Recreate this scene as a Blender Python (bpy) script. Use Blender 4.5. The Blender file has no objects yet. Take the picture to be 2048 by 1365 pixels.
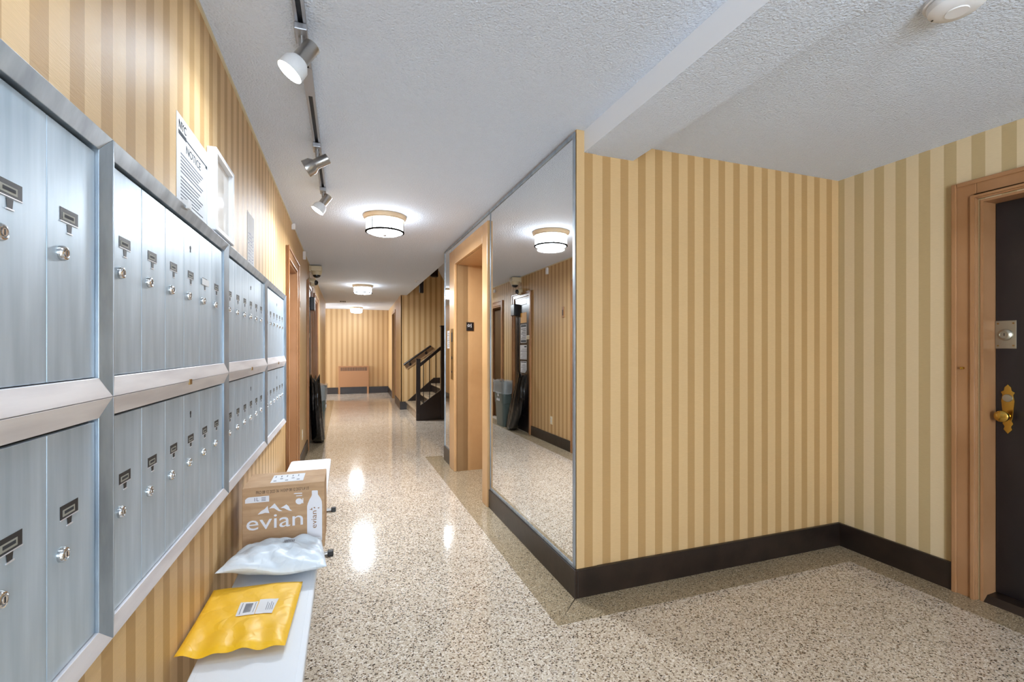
import bpy, bmesh, math, random
from mathutils import Vector, Matrix
random.seed(7)
S = bpy.context.scene
COL = S.collection

# ------------------------------------------------------------------ camera
F_PX = 931.0
cam_d = bpy.data.cameras.new('camera'); cam = bpy.data.objects.new('camera', cam_d); COL.objects.link(cam)
cam.location = (0, 0, 1.2965)
cam.rotation_euler = (math.pi/2, 0, -math.atan(334/F_PX))
cam_d.sensor_width = 36; cam_d.lens = 36*F_PX/2048
cam_d.shift_y = (698-682.5)/2048
cam_d.clip_start = 0.02
S.camera = cam
# ------------------------------------------------------------------ world, exposure, area lights
w = bpy.data.worlds.new('world'); S.world = w; w.use_nodes = True
w.node_tree.nodes['Background'].inputs[0].default_value = (0.75, 0.87, 1.0, 1)
w.node_tree.nodes['Background'].inputs[1].default_value = 1.0
S.view_settings.view_transform = 'Standard'; S.view_settings.look = 'None'
S.view_settings.gamma = 1.0; S.view_settings.use_curve_mapping = False
S.view_settings.exposure = 1.95
S.cycles.max_bounces = 10; S.cycles.diffuse_bounces = 6; S.cycles.glossy_bounces = 6
S.cycles.sample_clamp_indirect = 6.0

def area(name, loc, rot, sx, sy, power, color):
    l = bpy.data.lights.new(name, 'AREA'); l.shape = 'RECTANGLE'; l.size = sx; l.size_y = sy
    l.energy = power; l.color = color
    o = bpy.data.objects.new(name, l); o.location = loc; o.rotation_euler = rot; COL.objects.link(o)
    return o
# unseen fill lamp added behind the camera; daylight by the window at the far end
area('added_rear_fill', (0.40, -2.40, 1.35), (math.radians(90), 0, math.radians(-50)), 1.2, 1.8, 44, (0.74, 0.87, 1.0))
area('far_window_daylight', (-2.42, 13.4, 1.4), (math.radians(90), 0, math.radians(-90)), 1.3, 1.7, 24, (0.86, 0.93, 1.0))
LAMP = (0.88, 0.94, 1.0)
SPOT = (0.76, 0.88, 1.0)

# ------------------------------------------------------------------ materials
def srgb(r, g, b):
    f = lambda c: (c/255/12.92) if c/255 <= 0.04045 else ((c/255+0.055)/1.055)**2.4
    return (f(r), f(g), f(b), 1)
def mat(name, col, rough=0.5, metal=0.0, spec=0.5, emit=None, estr=0, alpha=1, trans=0, coat=0, sheen=0):
    m = bpy.data.materials.new(name); m.use_nodes = True
    b = m.node_tree.nodes['Principled BSDF']
    b.inputs['Base Color'].default_value = col
    b.inputs['Roughness'].default_value = rough; b.inputs['Metallic'].default_value = metal
    b.inputs['Specular IOR Level'].default_value = spec
    b.inputs['Transmission Weight'].default_value = trans
    b.inputs['Coat Weight'].default_value = coat
    b.inputs['Alpha'].default_value = alpha
    if emit: b.inputs['Emission Color'].default_value = emit; b.inputs['Emission Strength'].default_value = estr
    return m
def nd(m, t, **kw):
    n = m.node_tree.nodes.new(t)
    for k, v in kw.items(): setattr(n, k, v)
    return n
def lk(m, a, b): m.node_tree.links.new(a, b)
def bump(m, height_socket, strength, dist):
    b = nd(m, 'ShaderNodeBump'); b.inputs['Strength'].default_value = strength; b.inputs['Distance'].default_value = dist
    lk(m, height_socket, b.inputs['Height']); lk(m, b.outputs[0], m.node_tree.nodes['Principled BSDF'].inputs['Normal'])
def noisy(m, c1, c2, scale, bumpd=0, stretch=(1, 1, 1), detail=4, lo=0.35, hi=0.65, bscale=None, rough=None):
    tc = nd(m, 'ShaderNodeTexCoord'); mp = nd(m, 'ShaderNodeMapping'); mp.inputs['Scale'].default_value = stretch
    n = nd(m, 'ShaderNodeTexNoise'); n.inputs['Scale'].default_value = scale; n.inputs['Detail'].default_value = detail
    r = nd(m, 'ShaderNodeValToRGB'); r.color_ramp.elements[0].position = lo; r.color_ramp.elements[1].position = hi
    r.color_ramp.elements[0].color = c1; r.color_ramp.elements[1].color = c2
    lk(m, tc.outputs['Object'], mp.inputs[0]); lk(m, mp.outputs[0], n.inputs['Vector'])
    lk(m, n.outputs[0], r.inputs[0]); lk(m, r.outputs[0], m.node_tree.nodes['Principled BSDF'].inputs['Base Color'])
    if rough:
        mr = nd(m, 'ShaderNodeMapRange'); mr.inputs['To Min'].default_value = rough[0]; mr.inputs['To Max'].default_value = rough[1]
        lk(m, n.outputs[0], mr.inputs[0]); lk(m, mr.outputs[0], m.node_tree.nodes['Principled BSDF'].inputs['Roughness'])
    if bumpd:
        if bscale:
            n2 = nd(m, 'ShaderNodeTexNoise'); n2.inputs['Scale'].default_value = bscale; n2.inputs['Detail'].default_value = 3
            lk(m, mp.outputs[0], n2.inputs['Vector']); bump(m, n2.outputs[0], 0.6, bumpd)
        else: bump(m, n.outputs[0], 0.6, bumpd)
    return m

def wallpaper(name, axis, start, period, dark_w, light=srgb(208, 174, 126), dark=srgb(180, 143, 93)):
    m = mat(name, light, 0.5, spec=0.4)
    P = m.node_tree.nodes['Principled BSDF']
    tc = nd(m, 'ShaderNodeTexCoord'); sx = nd(m, 'ShaderNodeSeparateXYZ'); lk(m, tc.outputs['Object'], sx.inputs[0])
    a = nd(m, 'ShaderNodeMath', operation='SUBTRACT'); a.inputs[1].default_value = start; lk(m, sx.outputs[axis], a.inputs[0])
    d = nd(m, 'ShaderNodeMath', operation='DIVIDE'); d.inputs[1].default_value = period; lk(m, a.outputs[0], d.inputs[0])
    fr = nd(m, 'ShaderNodeMath', operation='FRACT'); lk(m, d.outputs[0], fr.inputs[0])
    lt = nd(m, 'ShaderNodeMath', operation='LESS_THAN'); lt.inputs[1].default_value = dark_w/period; lk(m, fr.outputs[0], lt.inputs[0])
    mx = nd(m, 'ShaderNodeMix', data_type='RGBA'); mx.inputs['A'].default_value = light; mx.inputs['B'].default_value = dark
    lk(m, lt.outputs[0], mx.inputs['Factor'])
    mp = nd(m, 'ShaderNodeMapping'); sc = [6, 6, 6]; sc[2] = 90; mp.inputs['Scale'].default_value = sc
    lk(m, tc.outputs['Object'], mp.inputs[0])
    n = nd(m, 'ShaderNodeTexNoise'); n.inputs['Scale'].default_value = 6; n.inputs['Detail'].default_value = 5; lk(m, mp.outputs[0], n.inputs['Vector'])
    mr = nd(m, 'ShaderNodeMapRange'); mr.inputs['To Min'].default_value = 0.90; mr.inputs['To Max'].default_value = 1.08; lk(m, n.outputs[0], mr.inputs[0])
    n3 = nd(m, 'ShaderNodeTexNoise'); n3.inputs['Scale'].default_value = 1.3; lk(m, tc.outputs['Object'], n3.inputs['Vector'])
    mr3 = nd(m, 'ShaderNodeMapRange'); mr3.inputs['To Min'].default_value = 0.94; mr3.inputs['To Max'].default_value = 1.06; lk(m, n3.outputs[0], mr3.inputs[0])
    mu = nd(m, 'ShaderNodeMath', operation='MULTIPLY'); lk(m, mr.outputs[0], mu.inputs[0]); lk(m, mr3.outputs[0], mu.inputs[1])
    vm = nd(m, 'ShaderNodeVectorMath', operation='SCALE'); lk(m, mx.outputs['Result'], vm.inputs[0]); lk(m, mu.outputs[0], vm.inputs['Scale'])
    lk(m, vm.outputs[0], P.inputs['Base Color'])
    bump(m, n.outputs[0], 0.35, 0.0012)
    return m

def ceiling_mat():
    m = mat('stippled_ceiling', srgb(232, 241, 255), 0.75, spec=0.25)
    tc = nd(m, 'ShaderNodeTexCoord')
    n = nd(m, 'ShaderNodeTexNoise'); n.inputs['Scale'].default_value = 130; n.inputs['Detail'].default_value = 4; n.inputs['Roughness'].default_value = 0.6
    lk(m, tc.outputs['Object'], n.inputs['Vector'])
    v = nd(m, 'ShaderNodeTexVoronoi'); v.inputs['Scale'].default_value = 105; lk(m, tc.outputs['Object'], v.inputs['Vector'])
    a = nd(m, 'ShaderNodeMath', operation='SUBTRACT'); lk(m, n.outputs[0], a.inputs[0])
    s = nd(m, 'ShaderNodeMath', operation='MULTIPLY'); s.inputs[1].default_value = 0.45; lk(m, v.outputs['Distance'], s.inputs[0]); lk(m, s.outputs[0], a.inputs[1])
    bump(m, a.outputs[0], 1.0, 0.011)
    return m

def terrazzo(name, stops, scale, rough, matrix_col, amount):
    m = mat(name, matrix_col, rough, spec=0.6)
    P = m.node_tree.nodes['Principled BSDF']
    tc = nd(m, 'ShaderNodeTexCoord')
    dn = nd(m, 'ShaderNodeTexNoise'); dn.inputs['Scale'].default_value = 160; lk(m, tc.outputs['Object'], dn.inputs['Vector'])
    ad = nd(m, 'ShaderNodeMixRGB', blend_type='LINEAR_LIGHT'); ad.inputs[0].default_value = 0.006
    lk(m, tc.outputs['Object'], ad.inputs[1]); lk(m, dn.outputs['Color'], ad.inputs[2])
    v = nd(m, 'ShaderNodeTexVoronoi'); v.inputs['Scale'].default_value = scale; lk(m, ad.outputs[0], v.inputs['Vector'])
    sp = nd(m, 'ShaderNodeSeparateColor'); lk(m, v.outputs['Color'], sp.inputs[0])
    r = nd(m, 'ShaderNodeValToRGB'); r.color_ramp.interpolation = 'CONSTANT'
    els = r.color_ramp.elements
    els[0].position = stops[0][0]; els[0].color = stops[0][1]; els[1].position = stops[1][0]; els[1].color = stops[1][1]
    for p, c in stops[2:]:
        e = els.new(p); e.color = c
    lk(m, sp.outputs[0], r.inputs[0])
    lt = nd(m, 'ShaderNodeMath', operation='LESS_THAN'); lt.inputs[1].default_value = amount; lk(m, v.outputs['Distance'], lt.inputs[0])
    mx = nd(m, 'ShaderNodeMix', data_type='RGBA'); mx.inputs['A'].default_value = matrix_col
    lk(m, lt.outputs[0], mx.inputs['Factor']); lk(m, r.outputs[0], mx.inputs['B'])
    n3 = nd(m, 'ShaderNodeTexNoise'); n3.inputs['Scale'].default_value = 2.2; n3.inputs['Detail'].default_value = 5; lk(m, tc.outputs['Object'], n3.inputs['Vector'])
    mr3 = nd(m, 'ShaderNodeMapRange'); mr3.inputs['To Min'].default_value = 0.86; mr3.inputs['To Max'].default_value = 1.12; lk(m, n3.outputs[0], mr3.inputs[0])
    vm = nd(m, 'ShaderNodeVectorMath', operation='SCALE'); lk(m, mx.outputs['Result'], vm.inputs[0]); lk(m, mr3.outputs[0], vm.inputs['Scale'])
    lk(m, vm.outputs[0], P.inputs['Base Color'])
    mr = nd(m, 'ShaderNodeMapRange'); mr.inputs['To Min'].default_value = rough-0.03; mr.inputs['To Max'].default_value = rough+0.07
    lk(m, n3.outputs[0], mr.inputs[0]); lk(m, mr.outputs[0], P.inputs['Roughness'])
    return m

M = {}
M['paper_left'] = wallpaper('striped_wallpaper_left', 1, 0.03, 0.112, 0.050)
M['paper_alcove'] = wallpaper('striped_wallpaper_alcove', 0, 1.181, 0.1118, 0.0495)
M['paper_right_lit'] = wallpaper('striped_wallpaper_right_lit', 1, 2.016, 0.1187, 0.056, srgb(212, 191, 154), srgb(184, 161, 119))  # same paper as elsewhere; the different light here is put into paler stripes
M['paper_far'] = wallpaper('striped_wallpaper_far', 0, 0.03, 0.143, 0.064, srgb(196, 166, 124), srgb(176, 144, 102))
M['paper_plain'] = wallpaper('striped_wallpaper_corridor', 1, 0.08, 0.118, 0.052)
M['ceiling'] = ceiling_mat()
M['smooth_white'] = mat('smooth_white_paint', srgb(236, 240, 246), 0.5)
M['floor'] = terrazzo('terrazzo', [(0.0, srgb(66, 54, 44)), (0.13, srgb(126, 104, 84)), (0.27, srgb(196, 180, 160)), (0.60, srgb(218, 206, 190)), (0.82, srgb(236, 228, 218))], 160, 0.075, srgb(204, 190, 170), 0.62)
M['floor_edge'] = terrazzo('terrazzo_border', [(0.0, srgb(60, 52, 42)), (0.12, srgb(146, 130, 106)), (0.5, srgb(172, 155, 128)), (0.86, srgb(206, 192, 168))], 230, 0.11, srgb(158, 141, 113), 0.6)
M['base'] = noisy(mat('dark_brown_base_paint', srgb(36, 25, 19), 0.34), srgb(28, 20, 16), srgb(48, 35, 28), 9, 0.0012, lo=0.3, hi=0.75, bscale=30)
M['steel'] = noisy(mat('brushed_aluminium', srgb(178, 194, 206), 0.38, metal=0.35), srgb(158, 176, 190), srgb(188, 202, 214), 5, 0.00015, stretch=(6, 6, 0.6), lo=0.3, hi=0.7, rough=(0.3, 0.5))
M['steel_frame'] = noisy(mat('aluminium_frame', srgb(150, 160, 170), 0.35, metal=0.6), srgb(136, 148, 160), srgb(166, 178, 188), 6, 0.0001, stretch=(4, 4, 1), rough=(0.28, 0.42))
M['steel_rail_lit'] = noisy(mat('aluminium_rail_lit_tone', srgb(214, 212, 214), 0.4, metal=0.35), srgb(204, 202, 206), srgb(226, 224, 226), 5, 0.0001, stretch=(4, 0.6, 6), rough=(0.3, 0.45))  # light caught by the bevelled rails is put into a paler aluminium colour
M['nickel'] = mat('brushed_nickel', srgb(176, 174, 172), 0.28, metal=1)
M['chrome'] = mat('chrome', srgb(205, 205, 205), 0.15, metal=1)
M['track'] = mat('track_silver', srgb(168, 170, 176), 0.35, metal=0.7)
M['dark'] = mat('dark_slot', srgb(26, 28, 32), 0.5)
M['black'] = mat('black_plastic', srgb(20, 20, 22), 0.35)
M['white'] = mat('white_plastic', srgb(226, 226, 228), 0.35)
M['paper'] = mat('white_paper', srgb(222, 222, 224), 0.75, spec=0.2)
M['old_paper'] = mat('aged_paper', srgb(150, 150, 140), 0.6)
M['ink'] = mat('black_ink', srgb(45, 47, 52), 0.7)
M['ink_grey'] = mat('grey_ink', srgb(118, 120, 128), 0.8, spec=0.1)
M['brown'] = noisy(mat('brown_gloss_paint', srgb(160, 116, 78), 0.28), srgb(153, 109, 71), srgb(168, 124, 86), 3, 0.0006, bscale=14)
M['elev'] = noisy(mat('tan_gloss_paint', srgb(196, 156, 108), 0.3), srgb(188, 147, 100), srgb(203, 162, 114), 2.5, 0.0005, bscale=10)
M['door_black'] = noisy(mat('black_door_paint', srgb(26, 20, 21), 0.3), srgb(21, 16, 18), srgb(38, 31, 32), 5, 0.0008, stretch=(1, 1, 0.3), bscale=40)
M['door_dark'] = mat('dark_brown_door_paint', srgb(66, 46, 30), 0.35)
M['brass'] = mat('brass', srgb(196, 160, 78), 0.22, metal=1)
M['old_brass'] = mat('aged_brass', srgb(150, 118, 70), 0.4, metal=0.9)
M['plate'] = mat('nickel_plate', srgb(172, 166, 150), 0.35, metal=0.9)
M['mirror'] = mat('mirror_glass', srgb(238, 240, 240), 0.012, metal=1)
M['bronze'] = mat('dark_bronze', srgb(20, 17, 14), 0.8, spec=0.0)
M['canopy'] = mat('cream_canopy', srgb(206, 182, 150), 0.4)
M['glow'] = mat('lit_glass', (1, 1, 1, 1), 0.4, emit=LAMP+(1,), estr=5)
M['glow_bottom'] = mat('lit_glass_bottom', (1, 1, 1, 1), 0.4, emit=LAMP+(1,), estr=5)
M['glow_dim'] = mat('lit_glass_dim', (1, 1, 1, 1), 0.4, emit=LAMP+(1,), estr=7)
M['glow_spot'] = mat('lit_bulb', (1, 1, 1, 1), 0.4, emit=SPOT+(1,), estr=18)
M['cup_lit'] = mat('lit_white_cup', srgb(226, 230, 236), 0.4)  # white stands in for lamp glow on cups of lit heads
M['bulb_off'] = mat('unlit_bulb', srgb(150, 150, 155), 0.3)
M['card'] = noisy(mat('cardboard', srgb(186, 152, 118), 0.75, spec=0.2), srgb(180, 146, 112), srgb(192, 158, 124), 12, stretch=(1, 1, 6))
M['print_white'] = mat('white_print', srgb(226, 226, 232), 0.6)
M['poly'] = mat('white_poly_mailer', srgb(216, 226, 236), 0.42, spec=0.4)
M['yellow'] = mat('yellow_padded_mailer', srgb(243, 190, 38), 0.42, spec=0.4)
M['bench'] = mat('white_bench_plastic', srgb(224, 228, 234), 0.42)
M['cream'] = mat('cream_plastic', srgb(214, 200, 168), 0.4)
M['rad'] = mat('radiator_tan_paint', srgb(176, 132, 94), 0.4)
M['wood_dark'] = mat('dark_stair_paint', srgb(38, 27, 24), 0.25)
M['board'] = mat('rail_backing_board', srgb(150, 118, 84), 0.5)
M['tread'] = terrazzo('stair_terrazzo', [(0.0, srgb(70, 58, 46)), (0.3, srgb(176, 158, 132)), (0.7, srgb(200, 184, 160))], 150, 0.25, srgb(170, 150, 124), 0.6)
M['bin'] = mat('grey_green_bin_plastic', srgb(86, 100, 98), 0.4)
M['liner'] = mat('clear_bin_liner', srgb(220, 224, 226), 0.12, spec=0.8, alpha=0.35)
M['bag'] = mat('black_bin_bag', srgb(10, 11, 13), 0.2, spec=0.5)
def _wr():
    m = M['bag']; tc = nd(m, 'ShaderNodeTexCoord'); mp = nd(m, 'ShaderNodeMapping'); mp.inputs['Scale'].default_value = (1, 1, 0.35); mp.inputs['Rotation'].default_value = (0.45, 0, 0)
    n = nd(m, 'ShaderNodeTexNoise'); n.inputs['Scale'].default_value = 17; n.inputs['Detail'].default_value = 4; n.inputs['Distortion'].default_value = 1.2
    lk(m, tc.outputs['Object'], mp.inputs[0]); lk(m, mp.outputs[0], n.inputs['Vector']); bump(m, n.outputs[0], 0.8, 0.014)
_wr()
for k_, sc_, di_ in (('poly', 9, 0.02), ('yellow', 8, 0.012)):
    m = M[k_]; tc = nd(m, 'ShaderNodeTexCoord'); n = nd(m, 'ShaderNodeTexVoronoi', feature='DISTANCE_TO_EDGE'); n.inputs['Scale'].default_value = sc_
    nn = nd(m, 'ShaderNodeTexNoise'); nn.inputs['Scale'].default_value = 7; lk(m, tc.outputs['Object'], nn.inputs['Vector'])
    ad = nd(m, 'ShaderNodeMixRGB', blend_type='ADD'); ad.inputs[0].default_value = 0.35; lk(m, tc.outputs['Object'], ad.inputs[1]); lk(m, nn.outputs['Color'], ad.inputs[2])
    lk(m, ad.outputs[0], n.inputs['Vector']); bump(m, n.outputs['Distance'], 0.45, di_)
M['orange_paper'] = mat('orange_paper', srgb(240, 176, 64), 0.6)
M['olive'] = mat('dim_brown_door', srgb(74, 54, 32), 0.35)
M['glass'] = mat('window_glass', (1, 1, 1, 1), 0.02, trans=1.0)

# ------------------------------------------------------------------ helpers
def wloc(o):
    v = Vector((0, 0, 0))
    while o is not None: v += o.location; o = o.parent
    return v
class MB:
    def __init__(s, T=None): s.v = []; s.f = []; s.m = []; s.sm = []; s.T = T
    def add(s, vs, fs, mi=0, smooth=False):
        k = len(s.v); s.v += [tuple(v) for v in vs]
        for f in fs: s.f.append([i+k for i in f]); s.m.append(mi); s.sm.append(smooth)
        return s
    def box(s, a, b, mi=0):
        x0, y0, z0 = a; x1, y1, z1 = b
        return s.add([(x0,y0,z0),(x1,y0,z0),(x1,y1,z0),(x0,y1,z0),(x0,y0,z1),(x1,y0,z1),(x1,y1,z1),(x0,y1,z1)],
                     [(0,3,2,1),(4,5,6,7),(0,1,5,4),(1,2,6,5),(2,3,7,6),(3,0,4,7)], mi)
    def prism(s, poly, ax, lo, hi, mi=0):
        # poly: 2D points in the plane normal to axis ax, extruded lo..hi
        def P(p, h):
            return (h, p[0], p[1]) if ax == 0 else (p[0], h, p[1]) if ax == 1 else (p[0], p[1], h)
        n = len(poly)
        vs = [P(p, lo) for p in poly]+[P(p, hi) for p in poly]
        fs = [list(range(n))[::-1], list(range(n, 2*n))]+[(i, (i+1) % n, (i+1) % n+n, i+n) for i in range(n)]
        return s.add(vs, fs, mi)
    def tube(s, p0, p1, r0, r1=None, n=16, mi=0, caps=True, smooth=True):
        r1 = r0 if r1 is None else r1
        p0 = Vector(p0); p1 = Vector(p1); d = (p1-p0).normalized()
        u = d.orthogonal().normalized(); w_ = d.cross(u)
        vs = [p0+(u*math.cos(t)+w_*math.sin(t))*r0 for t in [2*math.pi*i/n for i in range(n)]]
        vs += [p1+(u*math.cos(t)+w_*math.sin(t))*r1 for t in [2*math.pi*i/n for i in range(n)]]
        s.add(vs, [(i, (i+1) % n, (i+1) % n+n, i+n) for i in range(n)], mi, smooth)
        if caps: s.add(vs, [list(range(n))[::-1], list(range(n, 2*n))], mi)
        return s
    def lathe(s, c, d, prof, n=28, mi=0):
        # profile (r, h) along direction d from c
        c = Vector(c); d = Vector(d).normalized(); u = d.orthogonal().normalized(); w_ = d.cross(u)
        vs = []
        for r, h in prof:
            for i in range(n):
                t = 2*math.pi*i/n; vs.append(c+d*h+(u*math.cos(t)+w_*math.sin(t))*r)
        fs = []
        for j in range(len(prof)-1):
            for i in range(n): fs.append((j*n+i, j*n+(i+1) % n, (j+1)*n+(i+1) % n, (j+1)*n+i))
        return s.add(vs, fs, mi, True)
    def build(s, name, mats, parent=None, bevel=0, origin=None, subsurf=0):
        vs = [Vector(s.T(v)) if s.T else Vector(v) for v in s.v]
        if origin == 'base':
            lo = [min(v[i] for v in vs) for i in range(3)]; hi = [max(v[i] for v in vs) for i in range(3)]
            o0 = Vector(((lo[0]+hi[0])/2, (lo[1]+hi[1])/2, lo[2]))
        else: o0 = Vector((0, 0, 0))
        base = wloc(parent) if parent else Vector((0, 0, 0))
        me = bpy.data.meshes.new(name); me.from_pydata([v-base-o0 for v in vs], [], s.f)
        if not isinstance(mats, (list, tuple)): mats = [mats]
        for m_ in mats: me.materials.append(m_)
        for p, mi, sm in zip(me.polygons, s.m, s.sm): p.material_index = mi; p.use_smooth = sm
        bm = bmesh.new(); bm.from_mesh(me); bmesh.ops.remove_doubles(bm, verts=bm.verts, dist=1e-6)
        bmesh.ops.recalc_face_normals(bm, faces=bm.faces); bm.to_mesh(me); bm.free(); me.update()
        if any(s.sm): me.set_sharp_from_angle(angle=math.radians(38))
        o = bpy.data.objects.new(name, me); COL.objects.link(o); o.location = o0
        if parent: o.parent = parent
        if bevel:
            b = o.modifiers.new('bevel', 'BEVEL'); b.width = bevel; b.segments = 2; b.limit_method = 'ANGLE'; b.angle_limit = math.radians(40)
        if subsurf:
            b = o.modifiers.new('subsurf', 'SUBSURF'); b.levels = subsurf; b.render_levels = subsurf
        return o
def box(name, a, b, m, parent=None, bevel=0, origin=None): return MB().box(a, b).build(name, m, parent, bevel, origin)
def tag(o, label=None, cat=None, group=None, kind=None):
    if label: o['label'] = label
    if cat: o['category'] = cat
    if group: o['group'] = group
    if kind: o['kind'] = kind
    return o
def thing(name, loc, label, cat, group=None):
    o = bpy.data.objects.new(name, None); o.location = loc; o.empty_display_size = 0.05; COL.objects.link(o)
    return tag(o, label, cat, group)
def struct(o): o['kind'] = 'structure'; return o
def sroot(name, loc):
    o = bpy.data.objects.new(name, None); o.location = loc; COL.objects.link(o); return struct(o)
def text(s, size, origin, u, v, depth=0.0005, width=None):
    """mesh verts/faces of lettering laid at origin, right = u, up = v; width fits the line"""
    c = bpy.data.curves.new('t', 'FONT'); c.body = s; c.size = size; c.extrude = depth/2; c.resolution_u = 3
    o = bpy.data.objects.new('t', c); COL.objects.link(o)
    dg = bpy.context.evaluated_depsgraph_get(); me = bpy.data.meshes.new_from_object(o.evaluated_get(dg))
    vs = [x.co.copy() for x in me.vertices]; fs = [list(p.vertices) for p in me.polygons]
    bpy.data.objects.remove(o); bpy.data.curves.remove(c); bpy.data.meshes.remove(me)
    x0 = min(p.x for p in vs); x1 = max(p.x for p in vs); k = (width/(x1-x0)) if width else 1
    u = Vector(u).normalized(); v = Vector(v).normalized(); n = u.cross(v)
    return [Vector(origin)+u*((p.x-x0)*k)+v*p.y+n*(p.z+depth/2) for p in vs], fs
def wall_boxes(ax, front, back, lo, hi, z0, z1, holes, name, m):
    """wall slab normal to axis ax (0: x, 1: y) with rectangular openings (a, b, z0, z1)"""
    mb = MB()
    def bx(a, b, c, d):
        if b-a < 1e-6 or d-c < 1e-6: return
        if ax == 0: mb.box((min(front, back), a, c), (max(front, back), b, d))
        else: mb.box((a, min(front, back), c), (b, max(front, back), d))
    cur = lo
    for (a, b, c, d) in sorted(holes):
        bx(cur, a, z0, z1); bx(a, b, z0, c); bx(a, b, d, z1); cur = b
    bx(cur, hi, z0, z1)
    return struct(mb.build(name, m))
# frame of the mirror wall, which runs very slightly out of true
MX0, MY0, K = 1.1348, 2.168, -0.00885
def TM(v):   # local (depth into wall, distance along, z)
    n, t, z = v; L = math.hypot(1, K)
    return (MX0+n/L+K*t, MY0+t-n*K/L, z)

H = 2.44; XL = -0.4576; H2 = 2.41; XR = 3.08
# ------------------------------------------------------------------ the shell
struct(box('floor', (-2.7, -2.7, -0.12), (3.7, 14.5, 0), M['floor']))
# darker terrazzo border along the walls
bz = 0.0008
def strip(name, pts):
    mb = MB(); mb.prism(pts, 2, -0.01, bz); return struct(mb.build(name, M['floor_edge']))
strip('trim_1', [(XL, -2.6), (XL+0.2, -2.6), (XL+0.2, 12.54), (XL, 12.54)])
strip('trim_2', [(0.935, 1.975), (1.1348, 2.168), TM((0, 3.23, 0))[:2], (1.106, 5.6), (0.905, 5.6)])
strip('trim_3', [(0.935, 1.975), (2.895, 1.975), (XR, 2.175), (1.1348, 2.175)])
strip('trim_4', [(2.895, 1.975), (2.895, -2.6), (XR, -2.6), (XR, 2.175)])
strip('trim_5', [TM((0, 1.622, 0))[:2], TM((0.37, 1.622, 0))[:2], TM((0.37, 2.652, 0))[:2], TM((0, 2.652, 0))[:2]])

ce = MB()
ce.box((-2.7, -2.7, H), (1.245, 5.405, H+0.25)); ce.box((-2.7, 5.405, H), (1.245, 10.135, H+0.25)); ce.box((-2.7, 10.135, H), (1.6, 14.5, H+0.25))
struct(ce.build('ceiling', M['ceiling']))
struct(box('ceiling_alcove', (1.3, -2.7, H2), (3.5, 2.3, H2+0.28), M['ceiling']))
bm_ = MB(); bm_.box((1.18, -2.7, 2.326), (1.485, 2.18, H+0.1)); 
beam = struct(bm_.build('ceiling_beam', [M['ceiling'], M['smooth_white']]))
for p in beam.data.polygons:
    if p.normal.x < -0.9: p.material_index = 1  # light falling on the left face is put into a brighter white
# left wall with three doorways
D1 = (4.31, 5.08); D2 = (6.53, 7.16); D3 = (7.80, 8.58)
wall_boxes(0, XL, XL-0.32, -2.7, 12.54, 0, H+0.1, [(D1[0], D1[1], 0, 2.06), (D2[0], D2[1], 0, 2.105), (D3[0], D3[1], 0, 2.07)], 'wall_left', M['paper_left'])
wall_boxes(1, 12.54, 12.36, -2.7, XL-0.32, 0, H+0.1, [], 'wall_left_return', M['paper_far'])
wall_boxes(1, 14.25, 14.45, -2.7, 1.6, 0, H+0.1, [], 'wall_back', M['paper_far'])
wall_boxes(0, -2.5, -2.7, 12.54, 14.25, 0, H+0.1, [(12.8, 14.0, 0.6, 2.1)], 'wall_far_left', M['paper_plain'])
wall_boxes(1, -2.55, -2.75, XL-0.1, XR+0.2, 0, H+0.1, [(0.2, 1.6, 0.3, 2.2)], 'wall_behind', M['paper_far'])  # opening made for the added window
# alcove walls
wall_boxes(1, 2.175, 2.30, 1.1348, XR+0.3, 0, H+0.1, [], 'wall_alcove', M['paper_alcove'])
DR = (0.50, 1.44)
wall_boxes(0, XR, XR+0.30, -2.7, 2.175, 0, H+0.1, [(DR[0], DR[1], 0, 2.062)], 'wall_right', M['paper_right_lit'])
# mirror wall (local frame): opening for the lift
EL = (1.622, 2.652); EZ = 2.187; MW = 3.232
mb = MB(TM)
mb.box((0.0, 0, 0), (0.12, EL[0], H+0.1)); mb.box((0.0, EL[1], 0), (0.12, MW, H+0.1)); mb.box((0.0, EL[0], EZ), (0.12, EL[1], H+0.1))
struct(mb.build('wall_mirror', M['paper_alcove']))
# stairwell shell behind the lift
wall_boxes(1, 5.405, 5.25, 1.24, 3.4, 0, 4.6, [], 'wall_stair_near', M['paper_far'])
wall_boxes(0, 3.2, 3.4, 5.405, 10.13, 0, 4.6, [], 'wall_stair_right', M['paper_plain'])
wall_boxes(1, 10.13, 10.30, 1.118, 3.4, 0, 4.6, [], 'wall_stair', wallpaper('striped_wallpaper_stair', 0, 1.14, 0.118, 0.05))
struct(box('ceiling_stair', (1.245, 5.25, 4.5), (3.4, 10.3, 4.7), M['ceiling']))
struct(box('wall_stair_left', (1.1, 5.25, H+0.25), (1.245, 10.3, 4.6), M['ceiling']))
# far right wall, slightly out of true, with a doorway
def TF(v):
    n, t, z = v; k = (1.216-1.118)/4.12
    return (1.118+n+k*t, 10.13+t, z)
mb = MB(TF)
FD = (1.50, 2.36)
mb.box((0, 0.17, 0), (0.2, FD[0], H+0.1)); mb.box((0, FD[1], 0), (0.2, 4.13, H+0.1)); mb.box((0, FD[0], 2.18), (0.2, FD[1], H+0.1))
mb.box((0, 0.0, 0), (0.02, 0.17, H+0.05))
struct(mb.build('wall_far_right', M['paper_plain']))

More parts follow.
